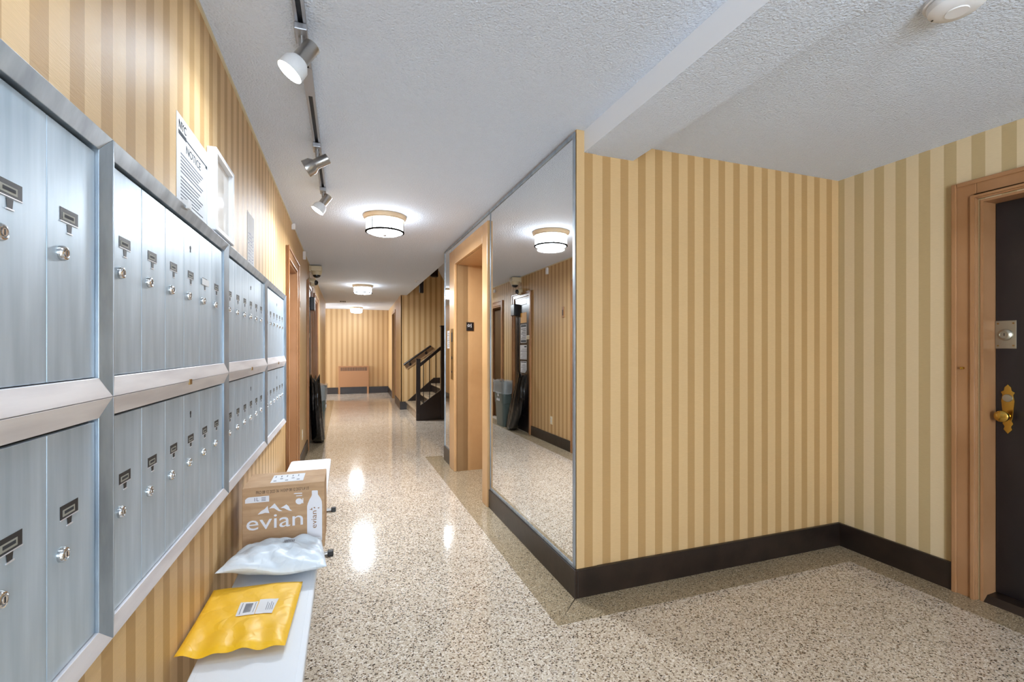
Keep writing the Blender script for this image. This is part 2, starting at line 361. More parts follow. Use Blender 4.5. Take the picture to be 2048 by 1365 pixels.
# far window in the recess, unseen window added behind the camera for the fill lamp
w1 = sroot('window_1', (-2.5, 13.4, 0.6))
fr = MB()
for a, b in (((-2.56, 12.8, 0.6), (-2.48, 12.86, 2.1)), ((-2.56, 13.94, 0.6), (-2.48, 14.0, 2.1)), ((-2.56, 12.8, 2.04), (-2.48, 14.0, 2.1)), ((-2.56, 12.8, 0.6), (-2.48, 14.0, 0.66)), ((-2.55, 12.86, 1.33), (-2.49, 13.94, 1.37))): fr.box(a, b)
fr.build('window_frame', M['smooth_white'], w1)
box('pane', (-2.53, 12.86, 0.66), (-2.525, 13.94, 2.04), M['glass'], w1)
w2 = sroot('added_window', (0.9, -2.6, 0.3))
fr = MB()
for a, b in (((0.2, -2.68, 0.3), (0.27, -2.6, 2.2)), ((1.53, -2.68, 0.3), (1.6, -2.6, 2.2)), ((0.2, -2.68, 2.13), (1.6, -2.6, 2.2)), ((0.2, -2.68, 0.3), (1.6, -2.6, 0.38))): fr.box(a, b)
fr.build('window_frame', M['door_black'], w2)
box('pane', (0.27, -2.645, 0.38), (1.53, -2.64, 2.13), M['glass'], w2)

# ---- baseboards
def baseboard(name, segs):
    mb = MB()
    for a, b in segs: mb.box(a, b)
    return struct(mb.build(name, M['base'], bevel=0.003))
bh = 0.148
baseboard('baseboard_alcove', [((1.1348, 2.155, 0), (XR, 2.175, bh))])
baseboard('baseboard_right', [((XR-0.02, DR[1]+0.105, 0), (XR, 2.155, bh)), ((XR-0.02, -2.55, 0), (XR, DR[0]-0.105, bh))])
baseboard('baseboard_left', [((XL, a, 0), (XL+0.015, b, 0.14)) for a, b in ((-2.55, D1[0]-0.09), (D1[1]+0.12, D2[0]-0.08), (D2[1]+0.09, D3[0]-0.08), (D3[1]+0.08, 12.54))])
mb = MB(TM)
mb.box((-0.018, -0.013, 0), (0, EL[0]-0.15, 0.148)); mb.box((-0.018, EL[1]+0.235, 0), (0, MW, 0.165))
struct(mb.build('baseboard_mirror', M['base'], bevel=0.003))
baseboard('baseboard_back', [((0.665, 14.232, 0), (1.216, 14.25, 0.185)), ((-2.5, 14.232, 0), (-0.19, 14.25, 0.185))])
mb = MB(TF); mb.box((-0.018, 0, 0), (0, FD[0]-0.07, 0.17)); mb.box((-0.018, FD[1]+0.07, 0), (0, 4.1, 0.17)); struct(mb.build('baseboard_far_right', M['base']))
baseboard('baseboard_stair', [((1.10, 10.112, 0), (1.235, 10.13, 0.17))])
# thin worn joint line where base meets floor, and the old caulk at the alcove corner
# picture-rail thin bead where left wall meets ceiling
struct(box('trim_6', (XL, -2.55, H-0.012), (XL+0.008, 12.54, H), M['cream']))
# strip of plain paper beside the beam
# ------------------------------------------------------------------ mirrors (things on the mirror wall)
def mirror(name, label, rects, strips, t0):
    root = thing(name, TM((0, t0, 0.15)), label, 'mirror', None)
    g = MB(TM)
    for (a, b, c, d) in rects: g.box((-0.006, a, c), (-0.0005, b, d))
    g.build('mirror_glass', M['mirror'], root)
    for (a, b, c, d, pr) in strips:
        MB(TM).box((-pr, a, c), (-0.0062, b, d)).build('edge_strip', M['steel_frame'], root, bevel=0.001)
    return root
mt = 2.405
mirror('wall_mirror_panel', 'large floor-to-ceiling mirror between the corner and the lift surround', [(0.028, EL[0]-0.155, 0.152, mt)],
       [(0.0, 0.026, 0.15, mt, 0.010), (0.0, EL[0]-0.155, 0.149, 0.166, 0.010), (0.0, EL[0]-0.155, mt-0.001, mt+0.022, 0.012), (EL[0]-0.17, EL[0]-0.150, 0.166, 2.405, 0.009)], 0.7)
mirror('wall_mirror_panel', 'shallow mirror strip running above the lift surround under the ceiling', [(EL[0]-0.148, EL[1]+0.23, 2.352, mt)],
       [(EL[0]-0.148, EL[1]+0.23, mt-0.001, mt+0.022, 0.012)], 2.1)
mirror('wall_mirror_panel', 'narrow full-height mirror strip beyond the lift surround, nearest the stairs', [(EL[1]+0.237, MW-0.02, 0.168, mt)],
       [(MW-0.02, MW, 0.165, mt+0.02, 0.012), (EL[1]+0.237, MW-0.02, mt, mt+0.022, 0.012)], 3.0)
# ------------------------------------------------------------------ lift surround, recess, door
root = sroot('door_1', TM((0, 2.13, 0)))
c0, c1, cz = EL[0]-0.148, EL[1]+0.226, 2.345
mb = MB(TM); mb.box((-0.03, c0, 0), (-0.0002, EL[0], cz)); mb.build('casing_side', M['elev'], root, bevel=0.006)
mb = MB(TM); mb.box((-0.03, EL[1], 0), (-0.0002, c1, cz)); mb.build('casing_side', M['elev'], root, bevel=0.006)
mb = MB(TM); mb.box((-0.03, EL[0], EZ), (-0.0002, EL[1], cz)); mb.build('casing_head', M['elev'], root, bevel=0.004)
mb = MB(TM); mb.box((0.0, EL[1], 0), (0.50, EL[1]+0.05, EZ)); mb.build('jamb', M['elev'], root)
mb = MB(TM); mb.box((0.121, EL[0]-0.05, 0), (0.50, EL[0], EZ)); mb.build('jamb', M['elev'], root)
mb = MB(TM); mb.box((0.0, EL[0], EZ-0.004), (0.50, EL[1], EZ+0.04)); mb.build('soffit', M['elev'], root)
mb = MB(TM); mb.box((0.40, EL[0], 0), (0.44, EL[1], EZ)); ep = mb.build('door_panel', M['brown'], root)
mb = MB(TM); mb.box((0.27, EL[0]+0.02, 0), (0.40, EL[1]-0.02, 0.012)); mb.build('threshold', M['door_black'], root)
mb = MB(TM); mb.box((0.395, EL[1]-0.3, 1.0), (0.40, EL[1]-0.15, 1.9)); mb.build('vision_panel', M['dark'], root)
# floor plate sign on the far jamb
jy = TM((0.15, EL[1], 0))[1]
sg = thing('floor_sign', (1.253, jy, 1.533), 'small black floor-number sign with star and 1 inside the lift opening', 'sign')
box('sign_plate', (1.214, jy-0.006, 1.487), (1.293, jy-0.001, 1.579), M['black'], sg, 0.001)
v, f = text('1', 0.06, (1.262, jy-0.0062, 1.522), (1, 0, 0), (0, 0, 1)); MB().add(v, f).build('numeral', M['paper'], sg)
tm = MB()
pts = []
star = []
for i in range(10):
    r = 0.021 if i % 2 == 0 else 0.009; a = math.pi/2+i*math.pi/5; star.append((1.239+r*math.cos(a), 1.543+r*math.sin(a)))
st_in = [(1.239+(x-1.239)*0.55, 1.543+(z-1.543)*0.55) for x, z in star]
n = 10
vs = [(x, jy-0.0066, z) for x, z in star]+[(x, jy-0.0066, z) for x, z in st_in]+[(x, jy-0.0061, z) for x, z in star]+[(x, jy-0.0061, z) for x, z in st_in]
tm.add(vs, [(i, (i+1) % n, (i+1) % n+n, i+n) for i in range(n)]+[(i+20, (i+1) % n+20, (i+1) % n+30, i+30) for i in range(n)]+[(i, (i+1) % n, (i+1) % n+20, i+20) for i in range(n)])
tm.build('star', M['paper'], sg)
# brass call plate on the far casing
mb = MB(TM); mb.box((-0.036, EL[1]+0.035, 0.97), (-0.031, EL[1]+0.125, 1.51))
cp = mb.build('lift_call_plate', M['old_brass'], None, 0.001, 'base'); tag(cp, 'tall brass call-button plate on the far side of the lift surround', 'call plate')
MB(TM).lathe((-0.0362, EL[1]+0.08, 1.20), (-1, 0, 0), [(0.018, 0), (0.018, 0.004), (0.0, 0.006)], 14).build('call_button', M['black'], cp)
MB(TM).lathe((-0.0362, EL[1]+0.08, 1.05), (-1, 0, 0), [(0.011, 0), (0.011, 0.004), (0.0, 0.006)], 14).build('key_switch', M['dark'], cp)
mb = MB(TM); mb.box((-0.0372, EL[1]+0.05, 1.37), (-0.0362, EL[1]+0.11, 1.47)); mb.build('indicator', M['dark'], cp)
# notice on the far mirror strip
mb = MB(TM); mb.box((-0.0075, EL[1]+0.30, 1.30), (-0.0065, EL[1]+0.44, 1.50)); nt = mb.build('notice_sheet', M['paper'], None, 0, 'base'); tag(nt, 'pale printed notice stuck to the narrow mirror strip beyond the lift', 'notice')
mb = MB(TM)
for i in range(8): mb.box((-0.0079, EL[1]+0.32, 1.325+i*0.02), (-0.0074, EL[1]+0.42-0.02*(i % 3), 1.331+i*0.02))
mb.build('print_lines', M['ink_grey'], nt)

# ------------------------------------------------------------------ doors
def casing(root, y0, y1, zt, xw, wd, m, sgn, pr=0.022):
    """door casing on a wall normal to x; room side is sgn (+1 room at +x)"""
    def bx(a, b, c, d, p0, p1, nm='casing_side'):
        box(nm, (min(xw+sgn*p0, xw+sgn*p1), a, c), (max(xw+sgn*p0, xw+sgn*p1), b, d), m, root, 0.004)
    zo = zt+wd
    bx(y0-wd, y0, 0, zo, 0.0002, pr); bx(y1, y1+wd, 0, zo, 0.0002, pr); bx(y0, y1, zt, zo, 0.0002, pr, 'casing_head')
    b2 = 0.018
    bx(y0-wd-0.004, y0-wd+b2, 0, zo+0.004, pr, pr+0.010, 'outer_bead'); bx(y1+wd-b2, y1+wd+0.004, 0, zo+0.004, pr, pr+0.010, 'outer_bead'); bx(y0-wd+b2, y1+wd-b2, zo-b2, zo+0.004, pr, pr+0.010, 'outer_bead')
def jambs(root, y0, y1, zt, xa, xb, m, t=0.02):
    lo, hi = min(xa, xb), max(xa, xb)
    box('jamb', (lo, y0, 0), (hi, y0+t, zt), m, root); box('jamb', (lo, y1-t, 0), (hi, y1, zt), m, root); box('jamb_head', (lo, y0+t, zt-t), (hi, y1-t, zt), m, root)

# right apartment door
dr = sroot('door_2', (XR, (DR[0]+DR[1])/2, 0))
casing(dr, DR[0]-0.008, DR[1]+0.008, 2.068, XR, 0.098, M['brown'], -1, 0.022)
# moulded casing step
jambs(dr, DR[0], DR[1], 2.062, XR-0.005, XR+0.13, M['brown'], 0.012)
MB().box((XR-0.034, DR[1]+0.012, 0), (XR-0.022, DR[1]+0.03, 2.09)).box((XR-0.034, DR[0]-0.03, 0), (XR-0.022, DR[0]-0.012, 2.09)).box((XR-0.034, DR[0]-0.012, 2.074), (XR-0.022, DR[1]+0.012, 2.09)).build('inner_bead', M['brown'], dr, 0.003)
XD = XR+0.105
sl = MB()
sl.box((XD, DR[0]+0.012, 0.035), (XD+0.04, DR[1]-0.012, 2.05))
slab = sl.build('door_slab', M['door_black'], dr)
st = MB()
st.box((XD-0.006, DR[1]-0.14, 0.035), (XD, DR[1]-0.013, 2.05)); st.box((XD-0.006, DR[0]+0.013, 0.035), (XD, DR[0]+0.14, 2.05))
st.box((XD-0.006, DR[0]+0.14, 1.93), (XD, DR[1]-0.14, 2.05)); st.box((XD-0.006, DR[0]+0.14, 0.035), (XD, DR[1]-0.14, 0.28)); st.box((XD-0.006, DR[0]+0.14, 0.93), (XD, DR[1]-0.14, 1.10))
st.build('door_stiles', M['door_black'], dr, 0.003)
MB().prism([(XR-0.005, 0.0), (XD+0.04, 0.0), (XD+0.04, 0.034), (XR+0.03, 0.03)], 1, DR[0]+0.012, DR[1]-0.012).build('threshold', M['base'], dr)
XS = XD-0.006
lp = box('lock_plate', (XS-0.004, 1.346, 1.297), (XS, 1.427, 1.44), M['plate'], dr, 0.0015)
MB().lathe((XS-0.004, 1.387, 1.368), (-1, 0, 0), [(0.030, 0), (0.028, 0.008), (0.020, 0.014), (0.018, 0.015), (0.017, 0.011), (0.0, 0.011)], 24).build('lock_cylinder', M['plate'], lp)
MB().box((XS-0.0165, 1.3855, 1.362), (XS-0.0148, 1.3885, 1.376)).build('keyway', M['dark'], lp)
for yy in (1.357, 1.416):
    for zz in (1.312, 1.426): MB().lathe((XS-0.004, yy, zz), (-1, 0, 0), [(0.0045, 0), (0.004, 0.0015), (0, 0.002)], 10).build('screw', M['old_brass'], lp)
es = MB()
prof = [(-0.02, 1.06), (-0.024, 1.03), (-0.021, 0.99), (-0.018, 0.95), (-0.014, 0.93), (-0.02, 0.915), (-0.012, 0.90), (-0.016, 0.885), (0, 0.862), (0.016, 0.885), (0.012, 0.90), (0.02, 0.915), (0.014, 0.93), (0.018, 0.95), (0.021, 0.99), (0.024, 1.03), (0.02, 1.06), (0.026, 1.075), (0.014, 1.083), (0.012, 1.10), (0, 1.115), (-0.012, 1.10), (-0.014, 1.083), (-0.026, 1.075)]
es.prism([(1.378+a*1.05, b) for a, b in prof], 0, XS-0.005, XS)
esc = es.build('escutcheon', M['brass'], dr, 0.0015)
MB().lathe((XS-0.005, 1.378, 1.045), (-1, 0, 0), [(0.020, 0), (0.018, 0.006), (0.012, 0.007), (0.0, 0.007)], 18).build('lock_cylinder', M['plate'], esc)
MB().lathe((XS-0.005, 1.378, 0.955), (-1, 0, 0), [(0.012, 0), (0.009, 0.012), (0.009, 0.030), (0.022, 0.036), (0.029, 0.048), (0.028, 0.060), (0.018, 0.067), (0.0, 0.069)], 24).build('knob', M['brass'], esc)
MB().lathe((XR-0.034, DR[1]+0.062, 1.195), (-1, 0, 0), [(0.007, -0.012), (0.007, 0.004), (0.0, 0.008)], 12).build('bell_push', M['brass'], dr)

# doors in the left wall
def left_door(name, D, zt, rec, dm, wd=0.085):
    r = sroot(name, (XL, (D[0]+D[1])/2, 0))
    casing(r, D[0], D[1], zt, XL, wd, M['brown'], 1, 0.018)
    jambs(r, D[0], D[1], zt, XL+0.002, XL-rec-0.04, M['brown'], 0.018)
    box('door_slab', (XL-rec-0.04, D[0]+0.018, 0.01), (XL-rec, D[1]-0.018, zt-0.018), dm, r)
    return r
d3 = left_door('door_3', D1, 2.06, 0.15, M['brown'], 0.09)
d4 = left_door('door_4', D2, 2.105, 0.012, M['door_black'], 0.07)
d5 = left_door('door_5', D3, 2.07, 0.12, M['olive'], 0.082)
MB().lathe((XL-0.12, 7.90, 0.965), (1, 0, 0), [(0.025, 0), (0.01, 0.008), (0.01, 0.03), (0.027, 0.04), (0.027, 0.06), (0, 0.068)], 18).build('knob', M['brass'], d5)
box('knob_plate', (XL-0.12, 7.87, 0.88), (XL-0.117, 7.93, 1.08), M['brass'], d5)
# raised stiles of the black door
xs = XL-0.012
st = MB()
for a, b, c, d in ((D2[0]+0.02, D2[0]+0.12, 0.01, 2.085), (D2[1]-0.12, D2[1]-0.02, 0.01, 2.085), (D2[0]+0.12, D2[1]-0.12, 1.99, 2.085), (D2[0]+0.12, D2[1]-0.12, 0.01, 0.25), (D2[0]+0.12, D2[1]-0.12, 0.78, 0.90)):
    st.box((xs, a, c), (xs+0.010, b, d))
st.build('door_stiles', M['door_black'], d4, 0.002)
dc = box('door_closer', (xs+0.010, 7.04, 1.835), (xs+0.07, 7.20, 2.02), M['black'], d4, 0.008)
box('door_latch', (xs+0.010, 6.48, 1.44), (xs+0.035, 6.60, 1.50), M['cream'], d4, 0.003)
# papers on the black door
def sheet(name, label, cat, x, y0, y1, z0, z1, m, lines, hdr=None, thick=0.0008):
    o = box(name, (x, y0, z0), (x+thick, y1, z1), m, None, 0, 'base'); tag(o, label, cat)
    mb = MB()
    for (a, b, c, d) in lines: mb.box((x+thick, y0+(y1-y0)*a, z0+(z1-z0)*c), (x+thick+0.0004, y0+(y1-y0)*b, z0+(z1-z0)*d))
    if lines: mb.build('print_lines', M['ink'], o)
    return o
xp = xs+0.0006
sheet('paper_notice', 'plain orange paper sheet stuck high on the black door panel', 'notice', xp, 6.68, 6.93, 1.705, 1.865, M['orange_paper'], [])
def rows(n, lo, hi, w0=0.1, w1=0.9, h=0.35):
    out = []
    for i in range(n):
        z = lo+(hi-lo)*i/n; out.append((w0, w1-0.12*((i*7) % 3), z, z+(hi-lo)/n*h))
    return out
sheet('paper_notice', 'white notice with black bands at head and foot on the black door', 'notice', xp, 6.68, 6.93, 1.39, 1.68, M['paper'], [(0.06, 0.94, 0.03, 0.15), (0.06, 0.94, 0.86, 0.97)]+rows(7, 0.2, 0.82))
sheet('paper_notice', 'wide white form below the banded notice on the black door', 'notice', xp, 6.655, 6.95, 1.13, 1.355, M['paper'], [(0.1, 0.4, 0.84, 0.93)]+rows(9, 0.06, 0.78, 0.06, 0.94, 0.25))
sheet('paper_notice', 'lowest white notice on the black door, just above the black bag', 'notice', xp, 6.68, 6.93, 0.92, 1.10, M['paper'], [(0.05, 0.95, 0.88, 0.95)]+rows(6, 0.08, 0.8, 0.1, 0.9, 0.25))
# far doorway
fdr = sroot('door_6', TF((0, 1.93, 0)))
mb = MB(TF); mb.box((-0.018, FD[0]-0.07, 0), (0.0, FD[0], 2.25)).build('casing_side', M['brown'], fdr)
mb = MB(TF); mb.box((-0.018, FD[1], 0), (0.0, FD[1]+0.07, 2.25)).build('casing_side', M['brown'], fdr)
mb = MB(TF); mb.box((-0.018, FD[0], 2.18), (0.0, FD[1], 2.25)).build('casing_head', M['brown'], fdr)
mb = MB(TF); mb.box((0.12, FD[0], 0), (0.16, FD[1], 2.18)).build('door_slab', M['door_dark'], fdr)

# ------------------------------------------------------------------ mailboxes
XM = -0.437; NB = 6; PW = 0.953; FW = 0.031
Z_ROWS = [(0.768, 1.167), (1.242, 1.668)]          # door openings
def frame_piece(pts, xs_, mi):   # quad (y,z) x4 with x per corner, solid back to the wall
    n = 4
    vs = [(xs_[i], p[0], p[1]) for i, p in enumerate(pts)]+[(XL+0.0003, p[0], p[1]) for p in pts]
    return vs, [(0, 1, 2, 3), (7, 6, 5, 4)]+[(i, (i+1) % n, (i+1) % n+n, i+n) for i in range(n)]
def bank(y0, y1, row, label, ndoors, specials):
    za, zb = Z_ROWS[row]
    zlo, zhi = (0.738, 1.2035) if row == 0 else (1.2045, 1.70)
    root = thing('mailbox_bank', (XM, (y0+y1)/2, zlo), label, 'mailboxes', 'banks of mailboxes on the left wall')
    yi0, yi1 = y0+FW, y1-FW; g = 0.0004; y0 += g; y1 -= g
    xo, xi = XM+0.016, XM+0.006
    def piece(nm, pts, xs_, m):
        vs, fs = frame_piece(pts, xs_, 0); MB().add(vs, fs).build(nm, m, root, 0.0008)
    piece('frame_stile', [(y0, zlo), (yi0, za), (yi0, zb), (y0, zhi)], [xo, xi, xi, xo], M['steel_frame'])
    piece('frame_stile', [(yi1, za), (y1, zlo), (y1, zhi), (yi1, zb)], [xi, xo, xo, xi], M['steel_frame'])
    piece('frame_rail', [(y0, zlo), (y1, zlo), (yi1, za), (yi0, za)], [xo, xo, xi, xi], M['steel_rail_lit'])
    piece('frame_rail', [(yi0, zb), (yi1, zb), (y1, zhi), (y0, zhi)], [xi, xi, xo, xo], M['steel_rail_lit'] if row == 0 else M['steel_frame'])
    box('housing', (XL+0.0005, yi0, za), (XM-0.010, yi1, zb), M['dark'], root)
    dw = (yi1-yi0)/NB
    zc = (1.518, 1.497, 1.453) if row else (1.027, 1.009, 0.960)
    for i in range(NB):
        if i < NB-ndoors: continue
        yc = yi0+dw*(i+0.5)
        k = (i, )
        proto_key = row
        if row not in PROTO:
            d = MB().box((-0.009, -dw/2+0.0009, 0.0015), (0, dw/2-0.0009, zb-za-0.006)).build('mailbox_door', M['steel'], None, 0.0012)
            d.location = (0, yc-root.location.y, za-zlo); d.parent = root
            np_ = MB()
            y_, z_ = -0.012, zc[0]-za
            np_.box((0.0001, y_-0.027, z_-0.011), (0.0006, y_+0.027, z_+0.011), 0)
            np_.box((0.0006, y_-0.020, z_-0.0075), (0.0010, y_+0.016, z_+0.0035), 4)
            np_.box((0.0010, y_-0.015, z_-0.004), (0.0013, y_+0.012, z_+0.001), 2)
            np_.box((0.0001, y_-0.027, z_-0.0125), (0.0014, y_+0.027, z_-0.011), 3)
            a = np_.build('nameplate', [M['dark'], M['paper'], M['ink'], M['steel_rail_lit'], M['old_paper']]); a.parent = d
            z2 = zc[1]-za
            pk = MB(); pk.prism([(y_-0.007, z2+0.007), (y_-0.005, z2-0.006), (y_+0.006, z2-0.006), (y_+0.008, z2+0.007)], 0, 0.0001, 0.0006, 0); pk.box((0.0001, y_-0.008, z2-0.0085), (0.0014, y_+0.009, z2-0.0065), 1)
            b = pk.build('peep_slot', [M['dark'], M['steel_rail_lit']]); b.parent = d
            lo = MB(); z3 = zc[2]-za; yl = -0.036
            lo.lathe((0, yl, z3), (1, 0, 0), [(0.0125, 0), (0.0125, 0.004), (0.0105, 0.0075), (0.0085, 0.008), (0.008, 0.006), (0.006, 0.006), (0.0055, 0.0085), (0, 0.0085)], 22, 0)
            lo.box((0.0086, yl-0.001, z3-0.004), (0.0089, yl+0.001, z3+0.004), 1)
            c = lo.build('lock', [M['chrome'], M['dark']]); c.parent = d
            PROTO[row] = (d, dw)
        else:
            d = PROTO[row][0].copy(); COL.objects.link(d); d.parent = root; d.location = (0, yc-root.location.y, za-zlo); d.scale = (1, dw/PROTO[row][1], 1)
            for ch in list(PROTO[row][0].children):
                c = ch.copy(); COL.objects.link(c); c.parent = d
            if 'label' in d: del d['label']
        if i in specials:
            sp = specials[i]
            if sp == 'hole':
                h = MB(); hz = (1.600 if row else 1.104)
                h.lathe((XM, yc-0.015, hz), (1, 0, 0), [(0.0055, 0.0), (0.0055, 0.0012), (0.0, 0.0012)], 12); h.box((XM+0.0001, yc-0.0175, hz-0.014), (XM+0.0012, yc-0.0125, hz))
                h.build('service_lock', M['dark'], root)
            if sp == 'tape':
                tp = box('paper_tape', (XM+0.0015, yc-0.050, zc[0]-0.012), (XM+0.0024, yc+0.03, zc[0]+0.008), M['paper'], root); tp['label'] = 'white paper tape over the nameplate'
    return root
PROTO = {}
YB = [0.153, 1.106, 2.059, 3.010, 3.925]
order = ['nearest the camera', 'second from the camera', 'third from the camera', 'farthest from the camera, next to the brown doorway']
for r in (1, 0):
    for b in range(4):
        ndo = 6
        sp = {}
        if b == 1: sp = {3: 'hole', 4: 'tape'} if r == 1 else {3: 'hole'}
        if b > 1: sp = {3: 'hole'}
        where = 'upper' if r else 'lower'
        bank(YB[b], YB[b+1], r, '%s bank of grey aluminium mailboxes %s' % (where, order[b]), ndo, sp)
        if r == 1 and b > 0:
            pass
# small square inspection holes in the middle rail
for b in range(1, 4):
    yc = YB[b]+0.478
    o = box('rail_slot', (XM+0.010, yc-0.010, 1.193), (XM+0.0175, yc+0.010, 1.2085), M['old_brass'], None, 0.0005, 'base')
    tag(o, ['', 'small square brass stud on the mailbox rail of the second column', 'small square brass stud on the mailbox rail of the third column', 'small square brass stud on the mailbox rail of the farthest column'][b], 'stud', 'square studs on the middle mailbox rail')
o = box('wall_tab', (XM+0.004, 1.545, 1.6935), (XM+0.022, 1.572, 1.717), M['paper'], None, 0.001, 'base'); tag(o, 'tiny white tab on top of the mailbox frame below the NYC notice', 'tab')

# ------------------------------------------------------------------ notices and frame over the mailboxes
def on_left(y, z, x=XL+0.0012): return (x, y, z)
ny0, ny1, nz0, nz1 = 1.588, 1.910, 1.722, 1.985
n1 = box('city_notice', (XL+0.0004, ny0, 1.707), (XL+0.0014, ny1, nz1), M['paper'], None, 0, 'base'); tag(n1, 'white NYC notice sheet taped to the wallpaper above the mailboxes', 'notice')
UY = (0, 1, 0); UZ = (0, 0, 1)
# the viewer reads the left wall with +y to the right
mbk = MB()
v, f = text('NYC', 0.034, (XL+0.0015, ny0+0.018, 1.945), UY, UZ); mbk.add(v, f)
v, f = text('NYC', 0.034, (XL+0.0015, ny0+0.0185, 1.9455), UY, UZ); mbk.add(v, f)
mbk.box((XL+0.0014, ny0+0.015, 1.926), (XL+0.002, ny0+0.085, 1.938)); mbk.box((XL+0.0014, ny0+0.085, 1.930), (XL+0.002, ny1-0.015, 1.934)); mbk.box((XL+0.0014, ny1-0.03, 1.924), (XL+0.002, ny1-0.012, 1.934))
mbk.build('heading', M['ink'], n1)
v, f = text('NOTICE', 0.034, (XL+0.0015, ny0+0.085, 1.893), UY, UZ, width=0.15); MB().add(v, f).build('title', M['ink'], n1)
mbk = MB()
for i in range(13):
    z = 1.877-i*0.0105-(0.006 if i > 5 else 0); mbk.box((XL+0.0014, ny0+0.035, z-0.0034), (XL+0.0018, ny1-0.06-0.05*((i*5) % 4)/3, z))
mbk.build('print_lines', M['ink_grey'], n1)
fr_ = thing('wall_frame', (XL, 2.035, 1.715), 'white-framed picture hung on the wallpaper right of the NYC notice', 'frame')
a0, a1, b0, b1 = 1.895, 2.178, 1.716, 2.010
for nm, A, B in (('frame_side', (XL+0.0004, a0, b0), (XL+0.032, a0+0.018, b1)), ('frame_side', (XL+0.0004, a1-0.018, b0), (XL+0.032, a1, b1)), ('frame_side', (XL+0.0004, a0+0.018, b1-0.018), (XL+0.032, a1-0.018, b1)), ('frame_side', (XL+0.0004, a0+0.018, b0), (XL+0.032, a1-0.018, b0+0.018))):
    box(nm, A, B, M['white'], fr_, 0.004)
box('picture_sheet', (XL+0.0006, a0+0.018, b0+0.018), (XL+0.014, a1-0.018, b1-0.018), mat('glazed_sheet', srgb(226, 218, 208), 0.08, spec=0.8), fr_)
n3 = box('door_list', (XL+0.0004, 2.62, 1.72), (XL+0.0014, 2.80, 1.985), M['paper'], None, 0, 'base'); tag(n3, 'curling white paper with handwriting above the third mailbox column', 'notice')
mbk = MB()
rs = random.Random(3)
for i in range(9):
    z = 1.88-i*0.017; y = 2.64
    while y < 2.77:
        l = rs.uniform(0.008, 0.02); mbk.add([(XL+0.0018, y, z), (XL+0.0018, y+l, z+rs.uniform(-0.006, 0.01)), (XL+0.0018, y+l+0.003, z+0.002), (XL+0.0018, y+0.003, z-0.004)], [(0, 1, 2, 3)]); y += l+rs.uniform(0.004, 0.01)
mbk.build('handwriting', mat('blue_ink', srgb(96, 100, 150), 0.6), n3)

# ------------------------------------------------------------------ small wall items
def small(name, a, b, m, label, cat, bev=0.002): return tag(box(name, a, b, m, None, bev, 'base'), label, cat)
small('wire_cover', (XL, 4.655, 2.385), (XL+0.03, 4.695, 2.437), M['white'], 'small white sensor near the ceiling above the nearest brown doorway', 'sensor')
small('door_sensor', (XL, 5.86, 2.33), (XL+0.03, 5.90, 2.42), M['white'], 'small white sensor high on the wall between doorway and cameras', 'sensor')
small('alarm_sensor', (XL, 8.12, 2.33), (XL+0.03, 8.18, 2.385), M['white'], 'tiny white sensor above the olive door beyond the cameras', 'sensor')
wp = small('wall_plate', (XL, 5.385, 1.70), (XL+0.008, 5.445, 1.84), M['brown'], 'brown screwed wall plate beside the nearest brown doorway', 'plate')
box('plate_slot', (XL+0.008, 5.408, 1.73), (XL+0.011, 5.422, 1.80), M['dark'], wp)
ou = small('wall_outlet', (XL, 5.735, 0.265), (XL+0.006, 5.80, 0.375), M['cream'], 'cream power outlet low on the wall seen in the large mirror', 'outlet')
for z in (0.295, 0.335): box('socket', (XL+0.006, 5.755, z), (XL+0.008, 5.78, z+0.022), M['white'], ou, 0.001); box('socket_slot', (XL+0.008, 5.763, z+0.006), (XL+0.0085, 5.772, z+0.016), M['dark'], ou)
# camera with boxed dome on a bracket, and the ball camera under it
cb = thing('dome_camera', (XL, 7.02, 2.30), 'cream dome security camera on a bracket just under the ceiling', 'security camera')
box('bracket_box', (XL+0.02, 6.84, 2.355), (XL+0.16, 6.99, 2.425), M['cream'], cb, 0.008)
box('wall_mount', (XL, 6.86, 2.345), (XL+0.02, 6.96, 2.43), M['cream'], cb, 0.003)
MB().lathe((XL+0.092, 6.915, 2.355), (0, 0, -1), [(0.068, 0), (0.068, 0.015), (0.056, 0.05)], 24).build('camera_housing', M['cream'], cb)
MB().lathe((XL+0.092, 6.915, 2.305), (0, 0, -1), [(0.050, -0.004), (0.048, 0.014), (0.034, 0.028), (0.016, 0.035), (0, 0.037)], 24).build('smoked_dome', M['black'], cb)
c2 = thing('ball_camera', (XL, 6.88, 2.20), 'small cream ball security camera mounted under the dome camera', 'security camera')
MB().lathe((XL+0.001, 6.86, 2.20), (1, -0.3, -0.1), [(0.05, 0), (0.055, 0.03), (0.045, 0.07), (0.035, 0.085)], 20).build('camera_body', M['cream'], c2)
MB().lathe((XL+0.001, 6.86, 2.20), (1, -0.3, -0.1), [(0.036, 0.084), (0.034, 0.10), (0.02, 0.115), (0, 0.12)], 20).build('lens', M['black'], c2)
MB().tube((XL+0.01, 6.86, 2.25), (XL+0.012, 6.86, 2.29), 0.006).build('cable', M['cream'], c2)
# smoke detector on the alcove ceiling
sd = thing('smoke_detector', (1.82, 0.91, H2), 'round white smoke detector on the alcove ceiling', 'smoke detector')
MB().lathe((1.82, 0.91, H2), (0, 0, -1), [(0.082, 0), (0.082, 0.012), (0.0, 0.012)], 40).build('mount_ring', M['white'], sd)
MB().lathe((1.82, 0.91, H2-0.012), (0, 0, -1), [(0.068, 0), (0.074, 0.004), (0.070, 0.022), (0.055, 0.034), (0.030, 0.036), (0.029, 0.039), (0.026, 0.039), (0.0, 0.038)], 40).build('detector_body', M['white'], sd)
MB().lathe((1.80, 0.965, H2-0.045), (0, 0, -1), [(0.004, 0), (0.0, 0.003)], 10).build('indicator', M['dark'], sd)
